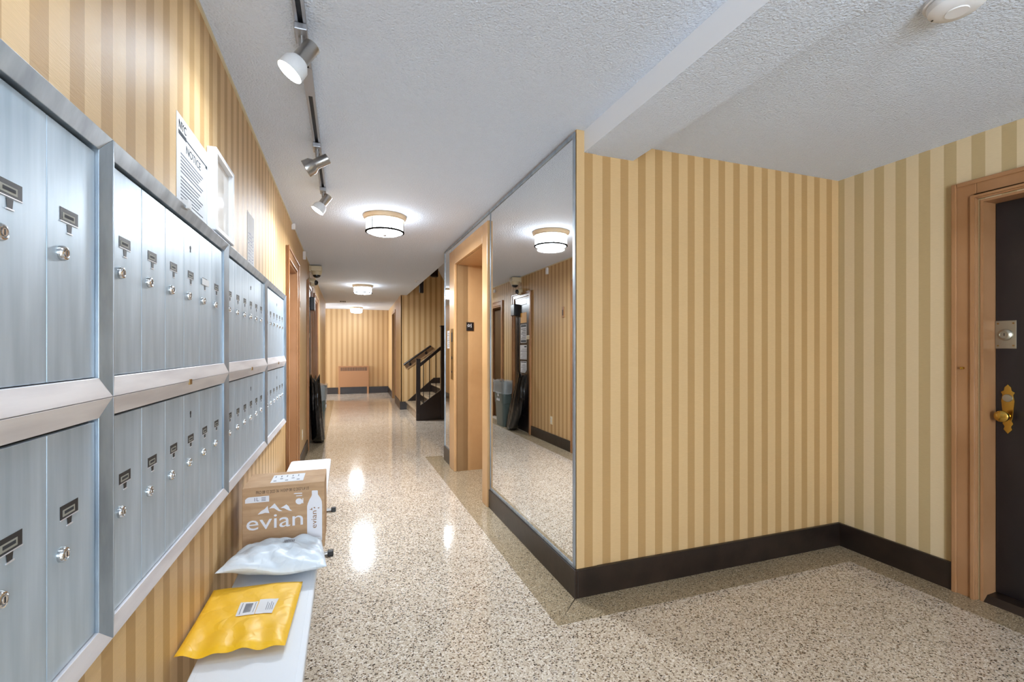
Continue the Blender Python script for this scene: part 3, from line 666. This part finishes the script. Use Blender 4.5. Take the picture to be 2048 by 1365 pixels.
# ceiling sprinkler bits
sp = thing('ceiling_vent', (-0.05, 11.9, H), 'small dark ceiling vent near the far left wall corner', 'vent')
for i in range(4): box('louvre', (-0.11+i*0.035, 11.86, H-0.02), (-0.09+i*0.035, 11.96, H-0.0003), M['dark'], sp)
s2 = MB().lathe((1.13, 7.9, H-0.0003), (0, 0, -1), [(0.035, 0), (0.03, 0.01), (0.01, 0.015), (0.01, 0.03), (0, 0.03)], 16).build('sprinkler', M['white'], None, 0, 'base'); tag(s2, 'tiny white sprinkler head on the ceiling beside the stair opening', 'sprinkler')

# ------------------------------------------------------------------ ceiling lights
def flush(x, y, label, power):
    r = thing('ceiling_light', (x, y, H-0.16), label, 'ceiling light', 'drum ceiling lights along the corridor')
    MB().lathe((x, y, H), (0, 0, -1), [(0.178, 0.0), (0.182, 0.006), (0.178, 0.022), (0.168, 0.030), (0.166, 0.042), (0.150, 0.044)], 48).build('canopy', M['canopy'], r)
    MB().lathe((x, y, H-0.040), (0, 0, -1), [(0.155, 0), (0.155, 0.098), (0.154, 0.10)], 48).build('glass_drum', M['glow'] if power > 5 else M['glow_dim'], r)
    MB().lathe((x, y, H-0.040), (0, 0, -1), [(0.154, 0.10), (0.12, 0.114), (0.06, 0.122), (0.0, 0.124)], 48).build('glass_bowl', M['glow_bottom'] if power > 5 else M['glow_dim'], r)
    MB().lathe((x, y, H-0.040), (0, 0, -1), [(0.156, 0.090), (0.162, 0.092), (0.163, 0.102), (0.150, 0.105), (0.150, 0.100)], 48).build('rim', M['bronze'], r)
    MB().lathe((x, y, H-0.162), (0, 0, -1), [(0.016, 0), (0.014, 0.006), (0.005, 0.012), (0, 0.012)], 16).build('finial', M['nickel'], r)
    l = bpy.data.lights.new('drum', 'AREA'); l.shape = 'DISK'; l.size = 0.26; l.energy = 15 if power > 5 else 1.5; l.color = LAMP
    o = bpy.data.objects.new('drum_lamp', l); COL.objects.link(o); o.location = (x, y, H-0.176)
    for i in range(6):
        a = math.radians(45+60*i); MB().tube((x+0.157*math.cos(a), y+0.157*math.sin(a), H-0.041), (x+0.157*math.cos(a), y+0.157*math.sin(a), H-0.131), 0.0038, n=6).build('rib', M['bronze'], r)
flush(0.324, 4.15, 'cream-rimmed drum ceiling light nearest the camera', 10)
flush(0.303, 8.80, 'second drum ceiling light down the corridor', 10)
flush(0.298, 13.5, 'farthest drum ceiling light by the back wall', 2)

# ------------------------------------------------------------------ track lighting
tx = -0.144
tk = thing('light_track', (tx, 1.9, 2.42), 'long silver lighting track on the corridor ceiling', 'light track')
box('track_flange', (tx-0.018, 0.1, 2.416), (tx-0.008, 3.62, H-0.0002), M['track'], tk, 0.001)
box('track_flange', (tx+0.008, 0.1, 2.416), (tx+0.018, 3.62, H-0.0002), M['track'], tk, 0.001)
box('track_channel', (tx-0.008, 0.1, 2.428), (tx+0.008, 3.62, H-0.0003), M['dark'], tk)
box('end_cap', (tx-0.019, 3.62, 2.414), (tx+0.019, 3.645, H-0.0002), M['track'], tk, 0.002)
for y in (2.02, 0.5): box('track_joiner', (tx-0.019, y, 2.4145), (tx+0.019, y+0.22, 2.4155), M['track'], tk)
def head(y, d, on, label, power):
    d = Vector(d).normalized()
    r = thing('track_spotlight', (tx, y, 2.30), label, 'spotlight', 'swivel spotlights on the ceiling track')
    box('adapter', (tx-0.021, y-0.045, 2.392), (tx+0.021, y+0.045, 2.4155), M['track'], r, 0.003)
    piv = Vector((tx, y, 2.335))
    MB().tube((tx, y, 2.392), (tx, y, 2.345), 0.011, 0.009).build('stem', M['nickel'], r)
    MB().box((tx-0.006, y-0.014, 2.318), (tx+0.006, y+0.014, 2.35)).build('knuckle', M['nickel'], r, 0.003)
    c = piv-d*0.012+Vector((0, 0, -0.018))
    b0 = c-d*0.055
    MB().lathe(b0, d, [(0, 0), (0.025, 0), (0.028, 0.003), (0.028, 0.075), (0.030, 0.08)], 28).build('lamp_body', M['nickel'], r)
    MB().lathe(b0, d, [(0.030, 0.078), (0.044, 0.098), (0.046, 0.135), (0.044, 0.136), (0.042, 0.10), (0.028, 0.09)], 32).build('lamp_cup', M['cup_lit'] if on else M['nickel'], r)
    MB().lathe(b0, d, [(0.0, 0.129), (0.024, 0.129), (0.039, 0.124), (0.0415, 0.118)], 28).build('bulb', M['glow_spot'] if on else M['bulb_off'], r)
    if power:
        l = bpy.data.lights.new('spot', 'SPOT'); l.energy = power; l.color = SPOT; l.spot_size = math.radians(145); l.spot_blend = 1.0; l.shadow_soft_size = 0.05
        o = bpy.data.objects.new('spot_lamp', l); COL.objects.link(o); o.location = b0+d*0.145; o.rotation_euler = (d+Vector((0.30, 0, -0.2))).to_track_quat('-Z', 'Y').to_euler()
head(1.790, (-0.55, -0.05, -0.83), True, 'lit track spotlight nearest the camera, white-hot cup facing down', 4)
head(2.776, (-0.85, 0.10, -0.50), False, 'unlit brushed-nickel track spotlight in the middle', 0)
head(3.517, (-0.55, -0.05, -0.83), True, 'small lit track spotlight farthest along the track', 6)
head(0.60, (-0.62, 0.10, -0.75), True, 'lit track spotlight above the nearest mailboxes, just outside the frame', 5)

# ------------------------------------------------------------------ benches and parcels
def bench(y0, y1, label, feet, zt=0.40, x0=-0.402, x1=-0.108):
    r = thing('folding_bench', ((x0+x1)/2, (y0+y1)/2, 0), label, 'bench')
    rr = 0.028; pts = []
    for cx, cy, a0 in ((x1-rr, y1-rr, 0), (x0+rr, y1-rr, 90), (x0+rr, y0+rr, 180), (x1-rr, y0+rr, 270)):
        for i in range(6):
            a = math.radians(a0+i*18); pts.append((cx+rr*math.cos(a), cy+rr*math.sin(a)))
    MB().prism(pts, 2, zt-0.032, zt).build('seat', M['bench'], r, 0.005)
    inset = [((x0+x1)/2+(p[0]-(x0+x1)/2)*0.88, (y0+y1)/2+(p[1]-(y0+y1)/2)*0.975) for p in pts]
    MB().prism(inset, 2, zt, zt+0.0012).build('seat_top', M['bench'], r, 0.001)
    for y, out in feet:
        lg = MB()
        lg.tube((x0+0.05, y, 0.012), (x0+0.05, y, zt-0.032), 0.0125); lg.tube((x1-0.05, y, 0.012), (x1-0.05, y, zt-0.032), 0.0125); lg.tube((x0+0.02, y, 0.016), (x1+out-0.02, y, 0.016), 0.0125)
        lg.build('leg_frame', M['nickel'], r)
        for xx in (x1+out-0.03, x0+0.0):
            MB().box((xx, y-0.017, 0.0005), (xx+0.035, y+0.017, 0.034)).build('foot_cap', M['black'], r, 0.004)
bench(0.95, 2.83, 'near white folding bench under the mailboxes carrying the yellow mailer and white parcel', [(1.15, -0.06), (2.60, -0.06)])
bench(2.86, 4.08, 'far white folding bench behind the cardboard carton', [(3.13, 0.035), (3.97, 0.035)])

# carton
BX0, BX1, BY0, BY1, BZ0, BZ1 = -0.415, -0.087, 2.270, 2.512, 0.4014, 0.693
ct = thing('water_carton', ((BX0+BX1)/2, (BY0+BY1)/2, BZ0), 'brown cardboard carton of bottled water printed in white on the bench', 'carton')
box('carton_box', (BX0, BY0, BZ0), (BX1, BY1, BZ1), M['card'], ct, 0.002)
box('top_flap', (BX0+0.001, BY0+0.001, BZ1), (BX1-0.001, (BY0+BY1)/2-0.001, BZ1+0.002), M['card'], ct)
box('top_flap', (BX0+0.001, (BY0+BY1)/2+0.001, BZ1), (BX1-0.001, BY1-0.001, BZ1+0.002), M['card'], ct)
tl = box('shipping_label', (BX0+0.10, BY0+0.055, BZ1+0.002), (BX0+0.235, BY0+0.185, BZ1+0.003), M['paper'], ct)
mbk = MB()
rs = random.Random(5)
for i in range(16): mbk.box((BX0+0.11+rs.uniform(0, 0.1), BY0+0.065+rs.uniform(0, 0.105), BZ1+0.003), (0, 0, 0)) if False else None
for i in range(5):
    x = BX0+0.11+i*0.024; mbk.box((x, BY0+0.075+(i % 2)*0.03, BZ1+0.003), (x+0.012, BY0+0.085+(i % 2)*0.03, BZ1+0.0034)); mbk.box((x, BY0+0.14, BZ1+0.003), (x+0.004, BY0+0.165, BZ1+0.0034))
mbk.build('label_print', M['ink_grey'], tl)
def cf(px, py):   # pixel of a zoomed photo crop -> position on the carton front
    top = 410-0.1045*(px-100)
    return (BX0+(px-100)/1340*0.328, BZ1-(py-top)*0.000245)
def cpoly(mb, pts, y=BY0, d=0.0005):
    pl = [cf(*p) for p in pts]; mb.prism(pl, 1, y-d, y-0.0001)
wp_ = MB()
for pts in ([(340, 857), (400, 790), (450, 760), (500, 703), (508, 770), (527, 832), (460, 826), (410, 842)],
            [(520, 752), (560, 712), (610, 658), (640, 700), (665, 735), (690, 770), (738, 798), (680, 800), (640, 775), (600, 745), (560, 745)],
            [(705, 742), (750, 715), (800, 678), (840, 715), (860, 765), (895, 795), (850, 792), (800, 768), (760, 745)]):
    cpoly(wp_, pts)
circ = [(1010+58*math.cos(2*math.pi*i/24), 625+55*math.sin(2*math.pi*i/24)) for i in range(24)]
cpoly(wp_, circ)
cpoly(wp_, [(145, 600), (175, 565), (205, 552), (523, 520), (523, 625), (145, 662)])
cpoly(wp_, [(915, 492), (940, 475), (1060, 468), (1060, 484)]); cpoly(wp_, [(960, 520), (1060, 510), (1060, 524), (960, 534)])
cpoly(wp_, [(1066, 570), (1080, 568), (1080, 660), (1066, 662)])
wp_.build('mountain_print', M['print_white'], ct)
bt = MB()
cpoly(bt, [(1222, 438), (1232, 428), (1312, 424), (1324, 432), (1326, 500), (1345, 528), (1375, 575), (1392, 625), (1398, 700), (1398, 1340), (1145, 1370), (1143, 720), (1155, 665), (1185, 590), (1215, 535), (1224, 505)])
bt.build('bottle_print', M['print_white'], ct)
x_, z_ = cf(165, 1150)
v, f = text('evian', 0.092, (BX0+(165-100)/1340*0.328, BY0-0.0001, cf(165, 1142)[1]), (1, 0, 0), (0, 0, 1), width=910/1340*0.328)
MB().add(v, f).build('brand_lettering', M['print_white'], ct)
x_, z_ = cf(315, 498)
v, f = text('PRO 08 12 2025 06 14 EXP 08 12 2027 L4 US', 0.019, (x_, BY0-0.0001, z_), (1, 0, 0.0), (0, 0, 1), width=860/1340*0.328)
MB().add(v, f).build('date_print', mat('brown_ink', srgb(84, 62, 46), 0.7), ct)
x_, z_ = cf(290, 622)
v, f = text('1L', 0.022, (x_, BY0-0.0006, z_), (1, 0, 0), (0, 0, 1)); dd = MB().add(v, f)
for i in range(3): x_, z_ = cf(400, 615-i*25); dd.box((x_, BY0-0.0009, z_), (x_+0.017, BY0-0.0005, z_+0.0025))
dd.build('volume_print', M['ink_grey'], ct)
x_, z_ = cf(1302, 1112)
v, f = text('evian', 0.032, (x_, BY0-0.0006, z_), (0, 0, 1), (-1, 0, 0), width=0.078); bb = MB().add(v, f)
for pts in ([(1180, 780), (1210, 765), (1228, 740), (1232, 790), (1208, 778)], [(1250, 735), (1275, 728), (1282, 755), (1262, 750)], [(1318, 745), (1358, 730), (1340, 752), (1352, 768)]):
    cpoly(bb, pts, BY0-0.0005)
bb.build('bottle_lettering', mat('carton_ink', srgb(150, 112, 76), 0.7), ct)

# pillow-like soft parcels
def pillow(corners, thick_up, thick_dn, z, n=36, wr=0.004, seed=0, edge=0.35, zcorner=None, ripple=0):
    """corners TL,TR,BR,BL in xy; returns verts/faces of a sealed soft bag"""
    rs = random.Random(seed); ph = [(rs.uniform(0, 6), rs.uniform(5, 16), rs.uniform(0, 3.14)) for _ in range(9)]
    zc = zcorner or (0, 0, 0, 0)
    def P(s, t, side):
        a = [(1-s)*(1-t), s*(1-t), s*t, (1-s)*t]
        x = sum(a[i]*corners[i][0] for i in range(4)); y = sum(a[i]*corners[i][1] for i in range(4)); zz = z+sum(a[i]*zc[i] for i in range(4))
        e = (max(0, 4*s*(1-s))**edge)*(max(0, 4*t*(1-t))**edge)
        w_ = 0
        for p, fr_q, an in ph: w_ += abs(math.sin(p+fr_q*(s*math.cos(an)+t*math.sin(an))))-0.6
        w_ *= wr/3
        ed = min(s, 1-s, t, 1-t)
        k = min(1, ed/0.12)
        w_ *= 1+(1.8*t*t if ripple else 0)
        zz += ripple*(t**3)*(math.sin(17*s+1)*math.sin(6*s+0.5)+0.6)
        h = (thick_up if side > 0 else -thick_dn)*e
        return (x, y, zz+h+(w_*k if side > 0 else w_*0.2*k)+0.004*wr/0.004*math.sin(9*s+ph[0][0])*(1-k)*0.5)
    vs = []; fs = []
    for side in (1, -1):
        for j in range(n+1):
            for i in range(n+1): vs.append(P(i/n, j/n, side))
    o_ = (n+1)**2
    for j in range(n):
        for i in range(n):
            a = j*(n+1)+i; fs.append((a, a+1, a+n+2, a+n+1)); fs.append((o_+a, o_+a+n+1, o_+a+n+2, o_+a+1))
    return vs, fs
v, f = pillow([(-0.447, 1.950), (-0.150, 1.925), (-0.166, 1.515), (-0.452, 1.545)], 0.017, 0.010, 0.4165, wr=0.003, seed=4, edge=0.28, zcorner=(0.004, 0.0, 0.004, 0.006), ripple=0.008)
ym = MB().add(v, f, 0, True).build('padded_mailer', M['yellow'], None, 0, 'base'); tag(ym, 'yellow padded mailer envelope lying on the near white bench', 'mailer')
def quadpatch(pts, n=8):
    vs = []; fs = []
    for side in (0, 1):
        for j in range(n+1):
            for i in range(n+1):
                s, t = i/n, j/n; a = [(1-s)*(1-t), s*(1-t), s*t, (1-s)*t]
                vs.append((sum(a[k]*pts[k][0] for k in range(4)), sum(a[k]*pts[k][1] for k in range(4)), sum(a[k]*pts[k][2] for k in range(4))-side*0.0008))
    for j in range(n):
        for i in range(n):
            a = j*(n+1)+i; fs.append((a, a+1, a+n+2, a+n+1))
    return vs, fs
def surf_z(o, x, y):
    ds = sorted(((vv.co.x+o.location.x-x)**2+(vv.co.y+o.location.y-y)**2, -vv.co.z) for vv in o.data.vertices if vv.co.z+o.location.z > o.location.z+0.01)[:6]
    return max(-z for _, z in ds)+o.location.z
def on_surface(o, pts, lift, n=6):
    vs, fs = quadpatch([(p[0], p[1], 0) for p in pts], n)
    return [(x, y, surf_z(o, x, y)+lift) for x, y, z in vs[:(n+1)**2]], fs
def patch(o, pts, lift, name, m, parent, n=6):
    v, f = on_surface(o, pts, lift, n); return MB().add(v, f, 0, True).build(name, m, parent)
L1 = patch(ym, [(-0.330, 1.785), (-0.276, 1.780), (-0.276, 1.692), (-0.330, 1.698)], 0.0012, 'barcode_label', M['paper'], ym)
L2 = patch(ym, [(-0.273, 1.790), (-0.215, 1.784), (-0.224, 1.688), (-0.275, 1.694)], 0.0012, 'address_label', M['paper'], ym)
mbk = MB()
for x, w_ in ((-0.322, 0.002), (-0.283, 0.0015)):
    v, f = on_surface(ym, [(x, 1.775), (x+w_, 1.775), (x+w_, 1.705), (x, 1.705)], 0.002, 3); mbk.add(v, f)
for i in range(11):
    y = 1.712+i*0.0055; v, f = on_surface(ym, [(-0.312, y+0.0028), (-0.290, y+0.0028), (-0.290, y), (-0.312, y)], 0.002, 2); mbk.add(v, f)
tag(mbk.build('barcode', M['ink_grey'], L1), kind=None)
mbk = MB()
for i in range(4):
    x = -0.246+i*0.006; v, f = on_surface(ym, [(x, 1.765-0.01*(i % 2)), (x+0.0016, 1.765-0.01*(i % 2)), (x+0.0016, 1.71), (x, 1.71)], 0.002, 3); mbk.add(v, f)
mbk.build('address_lines', M['ink_grey'], L2)

v, f = pillow([(-0.40, 2.262), (-0.10, 2.258), (-0.064, 1.945), (-0.448, 1.950)], 0.050, 0.047, 0.452, n=50, wr=0.020, seed=23, edge=0.55, zcorner=(-0.01, -0.01, -0.012, 0.035))
pm = MB().add(v, f, 0, True).build('poly_mailer', M['poly'], None, 0, 'base'); tag(pm, 'crumpled white plastic mailing bag leaning against the carton', 'mailer')
pm.modifiers.new('sub', 'SUBSURF').render_levels = 1
mbk = MB()
for i in range(7):
    x = -0.235+i*0.006; v, f = on_surface(pm, [(x, 2.14), (x+0.003, 2.14), (x+0.003, 2.09), (x, 2.09)], 0.0015, 3); mbk.add(v, f)
mbk.build('faint_print', M['ink_grey'], pm)

# ------------------------------------------------------------------ bin and bin bag by the black door
def rect_loft(levels, name, m, parent, n=10, smooth=True):
    mb = MB(); vs = []
    for (x0, x1, y0, y1, z) in levels:
        cx, cy, a, b = (x0+x1)/2, (y0+y1)/2, (x1-x0)/2, (y1-y0)/2
        for i in range(4*n):
            t = 2*math.pi*i/(4*n); c_, s_ = math.cos(t), math.sin(t); e = 0.35
            vs.append((cx+a*abs(c_)**e*(1 if c_ > 0 else -1), cy+b*abs(s_)**e*(1 if s_ > 0 else -1), z))
    N = 4*n; fs = []
    for j in range(len(levels)-1):
        for i in range(N): fs.append((j*N+i, j*N+(i+1) % N, (j+1)*N+(i+1) % N, (j+1)*N+i))
    fs.append(list(range(N))[::-1])
    return mb.add(vs, fs, 0, smooth).build(name, m, parent)
bn = thing('waste_bin', (-0.35, 7.44, 0), 'slim grey-green waste bin with a clear liner, seen in the large mirror', 'waste bin')
rect_loft([(-0.43, -0.29, 7.26, 7.62, 0.002), (-0.438, -0.278, 7.23, 7.66, 0.38), (-0.44, -0.27, 7.22, 7.67, 0.39), (-0.444, -0.262, 7.20, 7.70, 0.70), (-0.448, -0.256, 7.19, 7.71, 0.70), (-0.448, -0.256, 7.19, 7.71, 0.735)], 'bin_body', M['bin'], bn)
ln = rect_loft([(-0.450, -0.252, 7.185, 7.715, 0.56), (-0.452, -0.249, 7.18, 7.72, 0.70), (-0.453, -0.246, 7.175, 7.725, 0.765)], 'bin_liner', M['liner'], bn)
rs = random.Random(2)
for vv in ln.data.vertices: vv.co.x += rs.uniform(-0.006, 0.006); vv.co.y += rs.uniform(-0.012, 0.006); vv.co.z += rs.uniform(-0.02, 0.02)
rc = MB()
for k in range(3):
    a = math.radians(90+120*k); cx, cz = 7.44+0.05*math.cos(a), 0.47+0.05*math.sin(a)
    rc.prism([(cx-0.025, cz-0.02), (cx+0.02, cz-0.022), (cx+0.03, cz+0.002), (cx+0.008, cz+0.022), (cx-0.02, cz+0.012)], 0, -0.268, -0.262)
rc.build('recycling_mark', M['paper'], bn)
# bag: a tall loose sack with folds leaning to the door
mb = MB(); N = 72; L = 40; vs = []
rs = random.Random(9); fo = [(rs.randint(2, 13), rs.uniform(0, 6.28), rs.uniform(0.4, 1.1)) for _ in range(9)]
for j in range(L+1):
    t = j/L; z = 0.004+0.90*t
    ry = (0.13+0.10*math.sin(math.pi*min(1, t*1.25)))*(0.55+7*t if t < 0.06 else 1)
    rx = 0.085*(1-0.35*t) if t > 0.04 else 0.07
    cy = 6.99-0.36*t**0.9; cx = XL+0.115-0.03*t
    if t > 0.86: ry *= 1+(t-0.86)*1.2; 
    for i in range(N):
        a = 2*math.pi*i/N; w_ = sum(s_*math.sin(k_*a+p_+2.5*t*(k_ % 3-1)) for k_, p_, s_ in fo)
        q = 1+0.05*w_*(0.6+0.7*t)+rs.uniform(-0.012, 0.012)
        vs.append((cx+rx*q*math.cos(a), cy+ry*q*math.sin(a), z+(0.03*w_ if t > 0.95 else 0.0)))
fs = [(j*N+i, j*N+(i+1) % N, (j+1)*N+(i+1) % N, (j+1)*N+i) for j in range(L) for i in range(N)]
fs.append(list(range(N))[::-1]); vs.append((XL+0.08, 6.62, 0.84)); fs += [(L*N+i, L*N+(i+1) % N, len(vs)-1) for i in range(N)]
bg = mb.add(vs, fs, 0, True).build('bin_bag', M['bag'], None, 0, 'base'); tag(bg, 'tall crumpled black bin bag leaning on the black door', 'bin bag')

# ------------------------------------------------------------------ radiator cover on the back wall
ra = thing('radiator_cover', (0.236, 14.17, 0), 'tan radiator cover with a slotted grille on the back wall', 'radiator')
yf = 14.12
box('top_panel', (-0.18, yf-0.01, 0.78), (0.652, 14.249, 0.80), M['rad'], ra, 0.003)
box('front_panel', (-0.13, yf, 0.20), (0.60, yf+0.015, 0.66), M['rad'], ra)
for a, b in ((-0.176, -0.13), (0.60, 0.648)): box('side_post', (a, yf, 0), (b, 14.249, 0.78), M['rad'], ra)
box('grille_frame', (-0.13, yf, 0.76), (0.60, yf+0.015, 0.78), M['rad'], ra)
for i in range(24):
    x = -0.125+i*0.0312
    box('grille_slat', (x, yf, 0.66), (x+0.014, yf+0.012, 0.76), M['rad'], ra)
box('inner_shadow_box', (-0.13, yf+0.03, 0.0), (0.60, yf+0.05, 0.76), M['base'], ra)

# ------------------------------------------------------------------ stairs
stc = thing('staircase', (1.75, 9.3, 0), 'dark-painted staircase with speckled treads rising right beyond the lift', 'staircase')
YN = 8.455; YW = 10.128
X0, RUN, RISE = 1.24, 0.27, 0.182
for i in range(6):
    x = X0+i*RUN; z = (i+1)*RISE; xe = x+RUN if i < 5 else 3.19
    box('riser', (x, YN+0.03, z-RISE), (x+0.02, YW-0.02, z-0.035), M['tread'] if i == 0 else M['base'], stc)
    box('tread', (x-0.025, YN+0.03, z-0.035), (xe+0.02, YW-0.02, z), M['tread'], stc, 0.006)
# wall skirting and outer stringer
MB().prism([(1.235, 0), (1.235, 0.165), (1.816, 0.664), (2.02, 0.664), (2.9, 1.40), (3.19, 1.40), (3.19, 0)], 1, YW-0.02, YW).build('wall_string', M['base'], stc)
MB().prism([(1.27, 0), (1.27, 0.27), (1.66, 0.55), (2.60, 1.22), (3.19, 1.22), (3.19, 0)], 1, YN, YN+0.03).build('outer_string', M['wood_dark'], stc, 0.003)
box('newel_post', (1.205, YN-0.02, 0), (1.278, YN+0.05, 1.10), M['wood_dark'], stc, 0.006)
box('newel_cap', (1.20, YN-0.026, 1.10), (1.283, YN+0.056, 1.118), M['wood_dark'], stc, 0.006)
box('tall_post', (1.646, YN-0.035, 0), (1.735, YN+0.055, 1.70), M['wood_dark'], stc, 0.006)
box('post_cap', (1.638, YN-0.043, 1.70), (1.743, YN+0.063, 1.722), M['wood_dark'], stc, 0.005)
MB().prism([(1.27, 0.965), (1.27, 1.035), (1.65, 1.345), (1.65, 1.275)], 1, YN-0.015, YN+0.045).build('handrail', M['wood_dark'], stc, 0.008)
for x in (1.336, 1.445, 1.563):
    zb_ = 0.27+(x-1.27)*0.718; zt_ = 0.965+(x-1.27)*0.816+0.01
    MB().tube((x, YN+0.015, zb_-0.02), (x, YN+0.015, zt_), 0.0075, n=10).build('baluster', M['wood_dark'], stc)
# wall handrail
wr_ = thing('wall_handrail', (1.5, 10.11, 1.0), 'dark handrail on a slanted brown board fixed to the stair wall', 'handrail')
MB().prism([(1.185, 0.955), (1.259, 0.858), (1.838, 1.264), (1.765, 1.365)], 1, 10.112, 10.1295).build('backing_board', M['board'], wr_, 0.002)
MB().tube((1.17, 10.06, 0.955), (1.745, 10.06, 1.358), 0.022, n=14).build('rail', M['wood_dark'], wr_)
for x, z in ((1.311, 0.964), (1.653, 1.205)):
    MB().lathe((x, 10.112, z), (0, -1, 0), [(0.03, 0), (0.028, 0.006), (0.0, 0.008)], 16).build('bracket_rose', M['wood_dark'], wr_)
    MB().tube((x, 10.108, z), (x-0.015, 10.062, z+0.075), 0.009, n=8).build('bracket_arm', M['wood_dark'], wr_)
# upper flight seen above the corridor ceiling
uf = thing('upper_stair_flight', (2.2, 9.4, 3.0), 'sloping white underside of the upper stair flight above the corridor ceiling', 'staircase')
MB().prism([(1.80, 3.22), (2.35, 2.26), (2.6, 2.26), (2.6, 3.8), (1.80, 3.8)], 1, 8.9, 10.125).build('soffit', M['smooth_white'], uf)
n1_ = box('newel_drop', (1.262, YN-0.03, 2.30), (1.335, YN+0.045, 2.95), M['wood_dark'], None, 0.012, 'base'); tag(n1_, 'dark newel drop hanging at the ceiling edge, left one', 'newel drop', 'newel drops of the upper stair')
n2_ = box('newel_drop', (1.46, YN-0.03, 2.60), (1.60, YN+0.045, 3.1), M['wood_dark'], None, 0.02, 'base'); tag(n2_, 'stubby dark newel drop higher up the stair opening, right one', 'newel drop', 'newel drops of the upper stair')
print('objects', len(bpy.data.objects))
